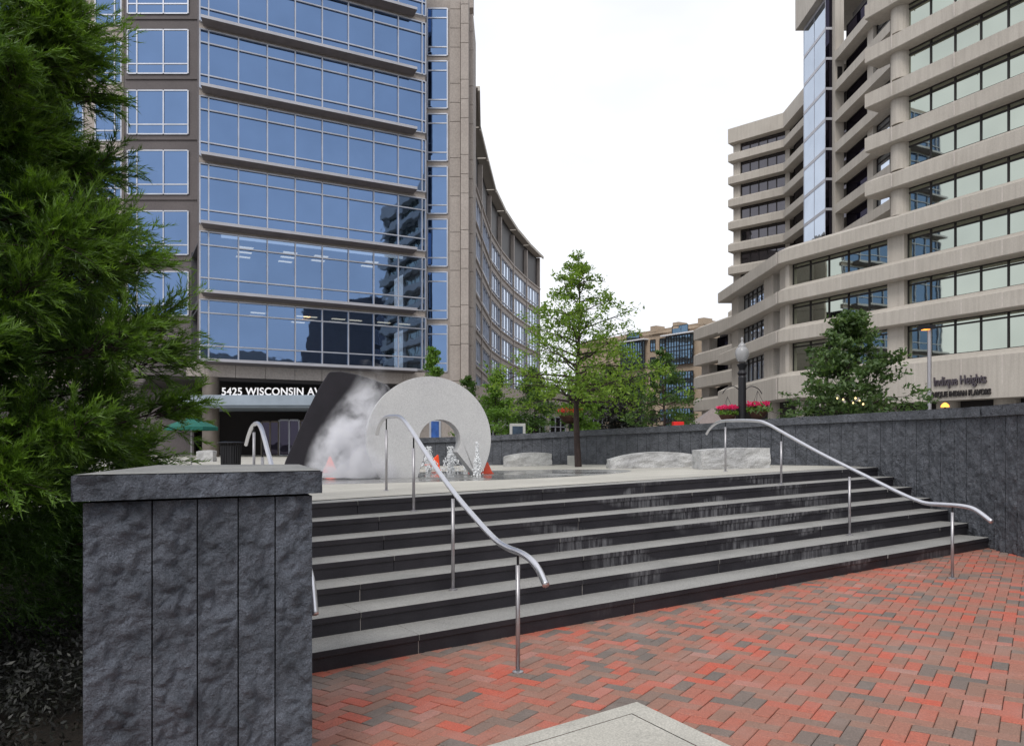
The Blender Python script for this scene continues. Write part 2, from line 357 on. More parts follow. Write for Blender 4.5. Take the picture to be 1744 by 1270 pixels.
poly_sheet('joint_bed', [(-7, -3), (6.6, -3), (6.6, 13), (-7, 5)], plain('jointing_sand', (.035, .026, .022), .95), lambda x: gz(x, -.012))

def bricks():
    a = R(55); ux, uy = math.cos(a), math.sin(a); vx, vy = -uy, ux
    W, LN, g = .1, .2, .004
    V = []; Fc = []
    slab = [(.773, 4.72), (-1.2, 3.35), (-.2, 1.9), (1.77, 2.82)]
    def inside(x, y):
        s = 0
        for i in range(4):
            ax, ay = slab[i]; bx, by = slab[(i + 1) % 4]
            c = (bx - ax) * (y - ay) - (by - ay) * (x - ax)
            if c < .13 * math.hypot(bx - ax, by - ay): return False
        return True
    def put(i0, j0, di, dj):
        cxp, cyp = (i0 + di / 2) * W, (j0 + dj / 2) * W
        x, y = cxp * ux + cyp * vx + 1.5, cxp * uy + cyp * vy + 6
        n = NV[0] * x + NV[1] * y
        if n > C0 + .12 or y < 2.2 or x > 6.64 or x < -3.2: return
        if y < abs(x) * 1.3 - 2.5 : return
        if inside(x, y): return
        hx, hy = di * W / 2 - g / 2, dj * W / 2 - g / 2
        zt = rng.normal(0, .0012); b = .0035
        o = len(V); tx, ty = rng.normal(0, .004, 2)
        for (k, hz) in ((0, -.02), (0, -.0035), (b, 0)):
            for sx, sy in ((-1, -1), (1, -1), (1, 1), (-1, 1)):
                p, q = cxp + sx * (hx - k), cyp + sy * (hy - k)
                X, Y = p * ux + q * vx + 1.5, p * uy + q * vy + 6
                V.append((X, Y, gz(X) + zt + hz + sx * hx * tx + sy * hy * ty))
        for l in (0, 4):
            for k in range(4): Fc.append((o + l + k, o + l + (k + 1) % 4, o + l + 4 + (k + 1) % 4, o + l + 4 + k))
        Fc.append((o + 8, o + 9, o + 10, o + 11))
    for i in range(-70, 90):
        for j in range(-70, 90):
            k = (i - j) % 4
            if k == 0: put(i, j, 2, 1)
            elif k == 3 : put(i, j, 1, 2)
    me = bpy.data.meshes.new('brick_paving'); me.from_pydata(V, [], Fc); me.materials.append(M['brick']); me.update()
    o = bpy.data.objects.new('brick_paving', me); COL.objects.link(o); o['kind'] = 'structure'
bricks()
# pale concrete landing at the foot of the picture with a plain border strip
mb = MB()
sl = [(.773, 4.72), (-1.2, 3.35), (-.2, 1.9), (1.77, 2.82)]
cen = (sum(p[0] for p in sl) / 4, sum(p[1] for p in sl) / 4)
inn = [(p[0] + (cen[0] - p[0]) * .13, p[1] + (cen[1] - p[1]) * .13) for p in sl]
mb.add([(x, y, gz(x, .009)) for x, y in sl] + [(x, y, gz(x, .009)) for x, y in inn], [(i, (i + 1) % 4, 4 + (i + 1) % 4, 4 + i) for i in range(4)])
inn2 = [(p[0] + (cen[0] - p[0]) * .137, p[1] + (cen[1] - p[1]) * .137) for p in sl]
mb.add([(x, y, gz(x, .009)) for x, y in inn2], [(0, 1, 2, 3)])
mb.add([(x, y, gz(x, -.05)) for x, y in sl] + [(x, y, gz(x, .009)) for x, y in sl], [(i, (i + 1) % 4, 4 + (i + 1) % 4, 4 + i) for i in range(4)])
o = mb.build('pavement', M['slab'], fixn=True); o['kind'] = 'structure'

# ------------------------------------------------------------------ stairs
st = empty('stone_stairs', (0, 0, 0)); tag(st, 'broad flight of seven grey granite steps with black risers up to the plaza', 'stairs')
def wall_x(y):
    for (x0, y0), (x1, y1) in zip(WALL, WALL[1:]):
        if y0 <= y <= y1: return x0 + (x1 - x0) * (y - y0) / (y1 - y0)
    return 6.5
for k in range(7):
    n0 = C0 + TR * k; n1 = n0 + TR + .05 if k < 6 else n0 + .36
    d1 = 16
    while True:
        x, y = stp(d1, n0)
        if x < wall_x(y) + .02: break
        d1 -= .02
    d0 = .45 + .1 * k
    r = MB(); t = MB(); mo = MB()
    def P(d, n, z): x, y = stp(d, n); return (x, y, gz(x, z))
    # riser blocks with fine joints, each a little out of line with the next
    d = d0; random.seed(30 + k)
    while d < d1:
        ln = random.uniform(1.7, 2.5); e = min(d1, d + ln); j = random.uniform(-.004, .004)
        r.hexa([P(d + .003, n0 + j, RISE * k - .02 if k else -.05), P(e - .003, n0 + j, RISE * k - .02 if k else -.05), P(e - .003, n0 + .1, RISE * k - .02), P(d + .003, n0 + .1, RISE * k - .02),
                P(d + .003, n0 + j, RISE * (k + 1) - .05), P(e - .003, n0 + j, RISE * (k + 1) - .05), P(e - .003, n0 + .1, RISE * (k + 1) - .05), P(d + .003, n0 + .1, RISE * (k + 1) - .05)])
        t.hexa([P(d + .002, n0 - .012 + j, RISE * (k + 1) - .0495), P(e - .002, n0 - .012 + j, RISE * (k + 1) - .0495), P(e - .002, n1, RISE * (k + 1) - .0495), P(d + .002, n1, RISE * (k + 1) - .0495),
                P(d + .002, n0 - .012 + j, RISE * (k + 1)), P(e - .002, n0 - .012 + j, RISE * (k + 1)), P(e - .002, n1, RISE * (k + 1)), P(d + .002, n1, RISE * (k + 1))])
        if random.random() < .55:
            mo.hexa([P(e - .004, n0 + j + .004, RISE * k - .02), P(e + .004, n0 + j + .004, RISE * k - .02), P(e + .004, n0 + .09, RISE * k - .02), P(e - .004, n0 + .09, RISE * k - .02), P(e - .004, n0 + j + .004, RISE * (k + 1) - .052), P(e + .004, n0 + j + .004, RISE * (k + 1) - .052), P(e + .004, n0 + .09, RISE * (k + 1) - .052), P(e - .004, n0 + .09, RISE * (k + 1) - .052)])
        # the nose of the tread is honed black like the riser below it
        t.m[-4] = 1; t.m[-6] = 0
        d = e
    # front faces of the tread take the riser finish
    for i in range(len(t.f)):
        if i % 6 == 2: t.m[i] = 1
    so = t.build('step', [M['tread'], M['riser']], st, fixn=False, bevel=.004)
    r.build('riser', M['riser'], so)
    if mo.v: mo.build('mortar', M['caulk'], so)

# ------------------------------------------------------------------ rock-faced walls
def rock_grid(p0, p1, z0, z1, amp, cell, seed, taper_edges=True, fq=1.0, vz=1.0):
    """vertices of one chiselled face from p0 to p1 (plan), outward normal to the right of p0->p1"""
    dx, dy = p1[0] - p0[0], p1[1] - p0[1]; ln = math.hypot(dx, dy); ox, oy = dy / ln, -dx / ln
    nu = max(2, int(ln / cell)); za0, za1 = z0 if isinstance(z0, tuple) else (z0, z0); zb0, zb1 = z1 if isinstance(z1, tuple) else (z1, z1)
    nv = max(2, int((max(zb0, zb1) - min(za0, za1)) / cell))
    vs = []
    for j in range(nv + 1):
        for i in range(nu + 1):
            u, v = i / nu, j / nv
            x, y = p0[0] + dx * u, p0[1] + dy * u; z = (za0 + (za1 - za0) * u) * (1 - v) + (zb0 + (zb1 - zb0) * u) * v
            q = Vector((x * 5 + seed * 7.1, y * 5 + seed * 3.3, z * 5 * vz)) * fq
            h = mnoise.fractal(q * .8, .9, 2.1, 6) * .7
            c = mnoise.voronoi(Vector((x * 9 + seed, y * 9, z * 7.5 * vz)) * fq + mnoise.noise_vector(q * 1.7) * .45)[0]
            h += (c[1] - c[0]) * 1.1 - .3
            d = max(amp * h, -.9 * amp)
            if taper_edges: d *= min(1, min(u, 1 - u) * ln / .03 + .15)
            vs.append((x + ox * d, y + oy * d, z))
    fs = [(j * (nu + 1) + i, j * (nu + 1) + i + 1, (j + 1) * (nu + 1) + i + 1, (j + 1) * (nu + 1) + i) for j in range(nv) for i in range(nu)]
    return vs, fs

# pillar (blunt end of the planter wall) in the left foreground
PFR = (-.990, 3.78); PFL = (-1.838, 3.27); PBR = (-1.42, 4.88)
pd = Vector((PFR[0] - PFL[0], PFR[1] - PFL[1])).normalized(); sd = Vector((PBR[0] - PFR[0], PBR[1] - PFR[1]))
PBL = (-2.16, 4.72)
CAPZ = 1.490
pil = empty('end_pillar', (0, 0, 0)); tag(pil, 'blocky dark rock-faced granite wall end with thick grey coping, left foreground', 'pillar')
mb = MB(); ztop = CAPZ - .112
zl = ztop - .012
L_ = math.hypot(PFR[0] - PFL[0], PFR[1] - PFL[1])
cuts = [0, .272, .463, .645, .818, 1.0]; gap = .003
for i in range(5):
    a, b = cuts[i] * L_ + (gap if i else 0), cuts[i + 1] * L_ - (gap if i < 4 else 0)
    p0 = (PFL[0] + pd.x * a, PFL[1] + pd.y * a); p1 = (PFL[0] + pd.x * b, PFL[1] + pd.y * b)
    vs, fs = rock_grid(p0, p1, -.25, zl, .034, .009, i * 3 + 1, True, 1.25); mb.add(vs, fs)
ob = mb.build('stone_panel', M['rock'], pil, smooth=True, fixn=False)
mb = MB()
vs, fs = rock_grid(PFR, PBR, -.25, zl, .010, .02, 21); mb.add(vs, fs)
vs, fs = rock_grid(PBL, PFL, -.25, zl, .012, .03, 22); mb.add(vs, fs)
mb.build('side_panel', M['rock'], pil, smooth=True, fixn=False)
mb = MB()       # dark core seen through the joints
ins = .05
c2 = [(PFL[0] - pd.y * -ins * -1 + pd.x * ins, PFL[1] + pd.x * ins + pd.y * ins), (PFR[0] - pd.y * ins - pd.x * ins, PFR[1] + pd.x * ins - pd.y * ins), (PBR[0] - .03, PBR[1] - .02), (PBL[0] + .03, PBL[1] - .02)]
mb.hexa([(x, y, -.3) for x, y in c2] + [(x, y, ztop) for x, y in c2]); mb.build('core', M['joint'], pil)
# coping: sawn top, split faces
o_ = .045
cf = [(PFL[0] - pd.x * o_ + pd.y * o_, PFL[1] - pd.y * o_ - pd.x * o_), (PFR[0] + pd.x * o_ + pd.y * o_ * .6, PFR[1] + pd.y * o_ - pd.x * o_ * .6),
      (PBR[0] + .05, PBR[1] + .04), (PBL[0] - .05, PBL[1] + .04)]
mb = MB()
for i in range(4):
    a, b = cf[i], cf[(i + 1) % 4]
    vs, fs = rock_grid(a, b, ztop, CAPZ - .004, .024, .010 if i == 0 else .025, 40 + i, False); mb.add(vs, fs)
tp = MB(); tp.add([(x, y, CAPZ) for x, y in [(p[0] + (c[0] - p[0]) * 0.008, p[1] + (c[1] - p[1]) * .008) for p in cf for c in [((cf[0][0] + cf[2][0]) / 2, (cf[0][1] + cf[2][1]) / 2)]]], [(0, 1, 2, 3)])
tp.add([(x, y, ztop) for x, y in cf], [(3, 2, 1, 0)])
cp = tp.build('coping', M['cap'], pil, fixn=False); mb.build('coping_face', M['rock'], cp, smooth=True, fixn=False)
# planter soil to the left of the pillar
mb = MB()
bd = [(-9, 2.0, -.1), (-1.95, 2.0, -.1), (-1.9, 3.4, -.05), (-2.35, 5.0, .0), (-3.3, 8.2, .93), (-9, 8.2, .85), (-9, 5.0, .0), (-9, 3.4, -.05)]
mb.add(bd, [(0, 1, 2, 7), (7, 2, 3, 6), (6, 3, 4, 5)]); o = mb.build('planting_bed', M['mulch'], fixn=False); o['kind'] = 'structure'
# low stone cheek closing the left end of the steps
ck = MB(); ck.hexa([(-2.2, 4.75, -.2), (-1.98, 4.8, -.2), (-3.02, 8.45, -.2), (-3.3, 8.3, -.2), (-2.2, 4.75, 1.2), (-1.98, 4.8, 1.2), (-3.02, 8.45, 1.2), (-3.3, 8.3, 1.2)])
ck.build('cheek_wall', M['rock'], pil)

# long curved boundary wall
bw = empty('boundary_wall', (0, 0, 0)); tag(bw, 'long dark rock-faced stone wall curving behind the steps and round the plaza', 'wall')
def wl(s):      # interpolate the wall at arc length s
    acc = 0
    for i in range(len(WALL) - 1):
        d = math.dist(WALL[i], WALL[i + 1])
        if s <= acc + d or i == len(WALL) - 2:
            u = (s - acc) / d; return (WALL[i][0] + (WALL[i + 1][0] - WALL[i][0]) * u, WALL[i][1] + (WALL[i + 1][1] - WALL[i][1]) * u, WTOP[i] + (WTOP[i + 1] - WTOP[i]) * u)
        acc += d
    return None
TOT = sum(math.dist(a, b) for a, b in zip(WALL, WALL[1:]))
mb = MB(); cpm = MB(); core = MB(); s = 0; i = 0; cseg = []
random.seed(5)
CH = .165
while s < TOT - .05:
    ln = random.uniform(.26, .34); e = min(TOT, s + ln); a, b = wl(s), wl(e)
    dx, dy = b[0] - a[0], b[1] - a[1]; d = math.hypot(dx, dy); g = .0035
    p0 = (a[0] + dx / d * g, a[1] + dy / d * g); p1 = (b[0] - dx / d * g, b[1] - dy / d * g)
    near = a[1] < 16
    # wall is walked with the plaza on its left, so swap the ends to face the plaza
    vs, fs = rock_grid(p1, p0, (min(gz(b[0]), .2) - .1, min(gz(a[0]), .2) - .1) if a[1] < 14.5 else .9, (b[2] - CH, a[2] - CH), .034, .020 if near else .045, i * 1.7, True, 1.7, .62)
    mb.add(vs, fs); s = e; i += 1
mb.build('stone_panel', M['rock_wall'], bw, smooth=True, fixn=False)
s = 0; i = 0
while s < TOT - .05:
    ln = random.uniform(1.6, 2.2); e = min(TOT, s + ln); k = max(1, int((e - s) / .5)); first = True
    for q in range(k):
        a, b = wl(s + (e - s) * q / k), wl(s + (e - s) * (q + 1) / k)
        dx, dy = b[0] - a[0], b[1] - a[1]; d = math.hypot(dx, dy); nx, ny = -dy / d, dx / d    # towards the plaza
        f0, f1 = (a[0] + nx * .05, a[1] + ny * .05), (b[0] + nx * .05, b[1] + ny * .05)
        if q == k - 1: f1 = (f1[0] - dx / d * .004, f1[1] - dy / d * .004)
        vs, fs = rock_grid(f1, f0, (b[2] - CH + .006, a[2] - CH + .006), (b[2] - .012, a[2] - .012), .012, .03 if a[1] < 16 else .06, 60 + i + q, False); cpm.add(vs, fs)
        bk0, bk1 = (a[0] - nx * .42, a[1] - ny * .42), (b[0] - nx * .42, b[1] - ny * .42)
        g0, g1 = (a[0] + nx * .04, a[1] + ny * .04), (b[0] + nx * .04, b[1] + ny * .04)
        core.add([(*f0, a[2] - .012), (*f1, b[2] - .012), (*bk1, b[2]), (*bk0, a[2])], [(0, 1, 2, 3)], 0)
        core.add([(*f0, a[2] - CH + .006), (*f1, b[2] - CH + .006), (*bk1, b[2] - CH), (*bk0, a[2] - CH)], [(3, 2, 1, 0)], 0)
        core.add([(*bk0, a[2] - 2), (*bk1, b[2] - 2), (*bk1, b[2]), (*bk0, a[2])], [(0, 1, 2, 3)], 0)
        h0, h1 = (a[0] - nx * .07, a[1] - ny * .07), (b[0] - nx * .07, b[1] - ny * .07)
        core.add([(*h0, a[2] - 2.3), (*h1, b[2] - 2.3), (*h1, b[2] - CH + .004), (*h0, a[2] - CH + .004)], [(0, 1, 2, 3)], 1)
    s = e; i += 1
cc = core.build('coping', [M['cap'], M['joint']], bw, fixn=False); cpm.build('coping_face', M['rock_wall'], cc, smooth=True, fixn=False)

# ------------------------------------------------------------------ handrails
def bez(pts, n=8):
    """Catmull-Rom through the points"""
    P = [Vector(p) for p in pts]; out = []
    for i in range(len(P) - 1):
        a, b, c, d = P[max(i - 1, 0)], P[i], P[i + 1], P[min(i + 2, len(P) - 1)]
        for k in range(n):
            t = k / n; out.append(.5 * ((2 * b) + (c - a) * t + (2 * a - 5 * b + 4 * c - d) * t * t + (3 * b - a - 3 * c + d) * t ** 3))
    out.append(P[-1]); return out
def img(px, py, Y): return ((px - CX) / F * Y, Y, EYE - (py - HZ) / F * Y)
def handrail(line, rail_px, posts, label, r=.024):
    """line: (X0, slope) of the rail's upright plane X = X0 + slope*Y; posts: (px, foot py, head py, foot depth)"""
    root = empty('handrail', (0, 0, 0)); tag(root, label, 'handrail', 'steel handrails on the steps')
    def at(px, py):
        u = (px - CX) / F; Y = line[0] / (u - line[1]); return img(px, py, Y)
    pts = bez([at(*p) for p in rail_px], 8)
    m = MB(); m.tube(pts, r, 12); m.build('rail', M['steel'], root, smooth=True)
    for px, fy, hy, tilt in posts:
        u = (px - CX) / F; Y = line[0] / (u - line[1]); X = u * Y
        zt = EYE - (hy - HZ) / F * Y; zb = EYE - (fy - HZ) / F * Y
        # foot stands on whichever tread lies below it
        n = NV[0] * X + NV[1] * Y; k = 0 if n < C0 else min(7, int((n - C0) / TR) + 1)
        zb = gz(X, RISE * k)
        m = MB(); m.tube([(X, Y, zb), (X, Y, zt - .02)], .0165, 10); po = m.build('post', M['steel_post'], root, smooth=True)
        m = MB(); m.lathe((X, Y, zb), [(.040, 0), (.040, .01), (.019, .016)], 14); m.build('base_plate', M['steel_post'], po)
        # black bracket joining the post to the rail above it
        tgt = min(pts, key=lambda q: (q.x - X) ** 2 + (q.y - Y) ** 2)
        zr = max(zt + .03, tgt.z - r * .4)
        m = MB(); m.tube([(X, Y, zt - .021), (X, Y, zr)], .009, 8); m.build('bracket', M['black_metal'], po)
    return root
def plane(A, B): k = (B[0] - A[0]) / (B[1] - A[1]); return (A[0] - k * A[1], k)
handrail(plane((.033, 5.44), (-1.64, 9.95)), [(642, 739), (645, 728), (650, 718), (657, 711), (668, 709), (680, 710), (690, 718), (706, 741), (740, 793), (780, 847), (815, 888), (838, 913), (852, 925), (868, 934), (886, 941), (903, 952), (917, 969), (930, 996)],
         [(658, 836, 729, 0), (704.5, 900, 760, 0), (771.5, 1008, 845, 0), (882, 1145, 957, 0)], 'curved steel handrail standing in front of the granite ring, nearest the camera')
handrail(plane((4.89, 8.48), (3.67, 13.16)), [(1203, 739), (1208, 731), (1216, 723), (1226, 718), (1245, 716), (1288, 716.5), (1308, 722), (1335, 737), (1400, 773), (1470, 808), (1530, 838), (1560, 851), (1580, 857), (1610, 859), (1640, 861.5), (1662, 868), (1689, 888)],
         [(1235.5, 803, 725, 0), (1330.5, 845, 749, 0), (1447, 910, 809, 0), (1622, 985, 869, 0)], 'curved steel handrail on the right, ending beside the dark stone wall')
handrail((.728, -.417), [(419, 757), (423, 742), (428, 729), (433, 722.5), (439, 721), (444, 727), (449, 742), (462, 790), (480, 850), (500, 908), (512, 944), (520, 958), (524, 965), (528, 978), (532, 1000), (536, 1046)],
         [(432.5, 835, 733, 0), (447, 900, 775, 0), (484, 1008, 885, 0), (514, 1100, 962, 0)], 'steel handrail mostly hidden behind the foreground pillar')

# ------------------------------------------------------------------ fountain, sculptures, benches
FX, FY = -1.75, 14.4
mb = MB()
prof = 64
ring_pts = [(FX + 4.0 * math.cos(2 * math.pi * k / prof) * (1 + .04 * math.sin(3 * 2 * math.pi * k / prof)), FY + 2.35 * math.sin(2 * math.pi * k / prof)) for k in range(prof)]
poly_sheet('wet_fountain_floor', ring_pts, M['wet'], lambda x: gz(x, PZ + .007))

def extrude_xz(outline, y0, y1, mi=0, grid=None):
    n = len(outline); m = MB()
    m.add([(x, y0, z) for x, z in outline] + [(x, y1, z) for x, z in outline], [tuple(range(n)), tuple(range(2 * n - 1, n - 1, -1))] + [(i, n + i, n + (i + 1) % n, (i + 1) % n) for i in range(n)], mi)
    return m
# pale ring: a thick disc sunk in the floor, round hole with a flared slot to the ground
RYd = 14.35; pz = gz(-1.6, PZ); sc_ = RYd / F
rc = (729 - CX) * sc_; rz_ = EYE - (747.5 - HZ) * sc_; rad = 104.5 * sc_
hole_c = ((746 - 729) * sc_, (747.5 - 750) * sc_); hr = 35 * sc_
zb = pz - .05 - rz_
def disc_outline():
    out = []
    a0 = math.asin(max(-1, zb / rad))
    # outer arc from lower right over the top to lower left
    for k in range(97):
        a = a0 + (math.pi - 2 * a0) * k / 96; out.append((rad * math.cos(a), rad * math.sin(a)))
    # left foot's inner edge: ground, up to the hole
    out.append((-22 * sc_, zb)); 
    al = R(222); ar = R(-34)
    for k in range(49):
        a = al + (ar - al) * k / 48; out.append((hole_c[0] + hr * math.cos(a), hole_c[1] + hr * math.sin(a)))
    out.append((83 * sc_, zb))
    return out
ol = disc_outline()
sr = empty('ring_sculpture', (rc, RYd, rz_), R(14)); tag(sr, 'pale speckled granite ring with a flared slot open to the ground', 'sculpture')
m = extrude_xz(ol, -.26, .26)
rg = m.build('ring', M['granite_pale'], sr, bevel=.035)
bm = bmesh.new(); bm.from_mesh(rg.data); bmesh.ops.triangulate(bm, faces=[f for f in bm.faces if len(f.verts) > 4]); bmesh.ops.recalc_face_normals(bm, faces=bm.faces); bm.to_mesh(rg.data); bm.free()
# black leaning slab behind it
SY = 19.6; s2 = SY / F
opx = [(486, 806), (492, 788), (508, 752), (527, 708), (547, 668), (563, 643), (568, 639), (584, 638), (612, 644), (640, 653), (656, 659), (661, 664), (690, 724), (716, 806)]
m = extrude_xz([((x - 600) * s2, -(y - 806) * s2) for x, y in opx], -.3, .3)
so = m.build('slab_sculpture', M['granite_black'], bevel=.03); so.location = ((600 - CX) * s2, SY, gz(-3, PZ) - .03)
bm = bmesh.new(); bm.from_mesh(so.data); bmesh.ops.triangulate(bm, faces=[f for f in bm.faces if len(f.verts) > 4]); bmesh.ops.recalc_face_normals(bm, faces=bm.faces); bm.to_mesh(so.data); bm.free()
tag(so, 'tall leaning polished black granite slab with a sloping top behind the steam', 'sculpture')

def bench(px0, px1, py_foot, py_top, depth, hump, label, seed, rz=0.0):
    pm = (px0 + px1) / 2; Y = (EYE - PZ) * F / (py_foot + G * (pm - CX) - HZ)
    X0, X1 = (px0 - CX) / F * Y, (px1 - CX) / F * Y; h = (py_foot - py_top) / F * Y
    n, k, q = 36, 12, 10; vs = []; fs = []
    W = X1 - X0
    def pt(u, v, w):       # u along, v depth, w height 0..1
        top = h * (1 - hump * (abs(2 * u - 1.0 - .15) ** 2.2)) ; z = w * top
        x = X0 + W * u; y = Y + .02 + depth * v
        if w > .97: pass
        qn = Vector((x * 4 + seed, y * 4, z * 6)); d = mnoise.fractal(qn, 1, 2, 4) * .022
        side = (v == 0) or (v == 1); end = (u == 0) or (u == 1)
        if side: y += d * (1 if v == 0 else -1) * 1.4 + (abs(w - .5) * .02 if v == 0 else 0)
        if end: x += d * (1 if u == 0 else -1)
        if not side and not end and w >= 1: z += d * .25
        return (x, y, z + gz(x, PZ) - .01)
    mbn = MB()
    def patch(fn, a, b):
        vs = [fn(i / a, j / b) for j in range(b + 1) for i in range(a + 1)]
        mbn.add(vs, [(j * (a + 1) + i, j * (a + 1) + i + 1, (j + 1) * (a + 1) + i + 1, (j + 1) * (a + 1) + i) for j in range(b) for i in range(a)])
    patch(lambda u, w: pt(u, 0, w), n, k); patch(lambda u, w: pt(1 - u, 1, w), n, k)
    patch(lambda v, w: pt(1, v, w), q, k); patch(lambda v, w: pt(0, 1 - v, w), q, k); patch(lambda u, v: pt(u, v, 1), n, q)
    o = mbn.build('granite_bench', M['granite_bench'], smooth=False, fixn=False); tag(o, label, 'bench', 'granite block benches on the plaza')
    bm = bmesh.new(); bm.from_mesh(o.data); bmesh.ops.remove_doubles(bm, verts=bm.verts, dist=.004); bmesh.ops.recalc_face_normals(bm, faces=bm.faces); bm.to_mesh(o.data); bm.free()
    return o
bench(1040, 1183, 797, 769, .62, .30, 'long low granite bench with humped top, between tree and square block', 3)
bench(1195, 1313, 798.5, 762, .75, .05, 'square-edged granite block bench behind the right handrail', 9)
bench(858, 940, 794, 770, .6, .18, 'short granite bench between the ring and the plaza tree', 14)
bench(818, 892, 791, 768.5, .6, .12, 'granite bench peeping out right behind the ring', 17)
bench(334, 362, 789, 769, .5, .08, 'small granite block at the edge of the conifer, before the entrance', 23)

def cone(px, py_foot, hpx, label, tilt=0, lean=0, dz=0):
    Y = (EYE - PZ) * F / (py_foot + G * (px - CX) - HZ); X = (px - CX) / F * Y; h = hpx / F * Y
    root = empty('safety_cone', (X, Y, gz(X, PZ) + .006 + dz), R(tilt)); root.rotation_euler[1] = R(lean)
    tag(root, label, 'safety cone', 'orange folding cones round the fountain')
    m = MB(); b = h * .40; t = h * .035
    m.hexa([(-b, -b, .02), (b, -b, .02), (b, b, .02), (-b, b, .02), (-t, -t, h), (t, -t, h), (t, t, h), (-t, t, h)]); m.build('pyramid', M['orange'], root, bevel=.006)
    m = MB(); m.hexa([(-b * 1.2, -b * 1.2, 0), (b * 1.2, -b * 1.2, 0), (b * 1.2, b * 1.2, 0), (-b * 1.2, b * 1.2, 0), (-b * 1.15, -b * 1.15, .02), (b * 1.15, -b * 1.15, .02), (b * 1.15, b * 1.15, .02), (-b * 1.15, b * 1.15, .02)]); m.build('base', M['orange'], root)
cone(562, 805, 28, 'orange cone in the steam at the foot of the black slab', 20)
cone(655, 809, 14, 'small orange cone half lost in steam left of the ring', 40)
cone(737, 801, 24, 'tilted orange cone standing inside the ring among water jets', 30, 24, .06)
cone(806, 806, 14, 'orange cone at the right foot of the ring, left of the single jet', 25)
cone(830, 807, 20, 'orange cone just outside the right edge of the ring', 10)

# water jets: strings of drops thrown up and falling back
M['water'] = plain('white_water', (.93, .95, .97), .25)
_t = M['water'].node_tree; _b = _t.nodes['Principled BSDF']; _b.inputs['Transmission Weight'].default_value = .12
def jet(px, py_foot, hpx, wpx, n, label, cat='water jet'):
    Y = (EYE - PZ) * F / (py_foot + G * (px - CX) - HZ); X = (px - CX) / F * Y; h = hpx / F * Y; w_ = wpx / F * Y / 2
    bm = bmesh.new(); z0 = gz(X, PZ)
    for k in range(n):
        a = random.uniform(0, 6.28); sp = random.random() ** 1.3; s = random.random()
        if random.random() < .55: r_ = w_ * .28 * random.random(); z = h * random.random() ** .8
        else:
            r_ = w_ * sp * (.4 + .6 * s); z = h * (1 - sp * .5) * (1 - s * s) * random.uniform(.75, 1)
        rr = random.uniform(.005, .013) * (1.35 - .7 * z / h)
        res = bmesh.ops.create_icosphere(bm, subdivisions=1, radius=rr)
        st_ = random.uniform(1, 2.6)
        for v in res['verts']: v.co = Vector((v.co.x + X + r_ * math.cos(a), v.co.y + Y + r_ * math.sin(a), v.co.z * st_ + z0 + max(.01, z)))
    me = bpy.data.meshes.new('water_jet'); bm.to_mesh(me); bm.free(); me.materials.append(M['water'])
    me.polygons.foreach_set('use_smooth', [True] * len(me.polygons))
    o = bpy.data.objects.new('water_jet', me); COL.objects.link(o); tag(o, label, cat, 'fountain jets', 'stuff' if False else None); return o
random.seed(11)
jet(813, 811, 58, 24, 520, 'narrow white fountain jet in front of the ring, right foot')
jet(768, 804, 44, 48, 800, 'bushy white fountain jet seen through the slot of the ring')
jet(730, 804, 44, 44, 700, 'spreading white fountain jet left of the tilted cone in the ring')
jet(793, 802, 26, 24, 160, 'low white fountain jet beside the right foot of the ring')

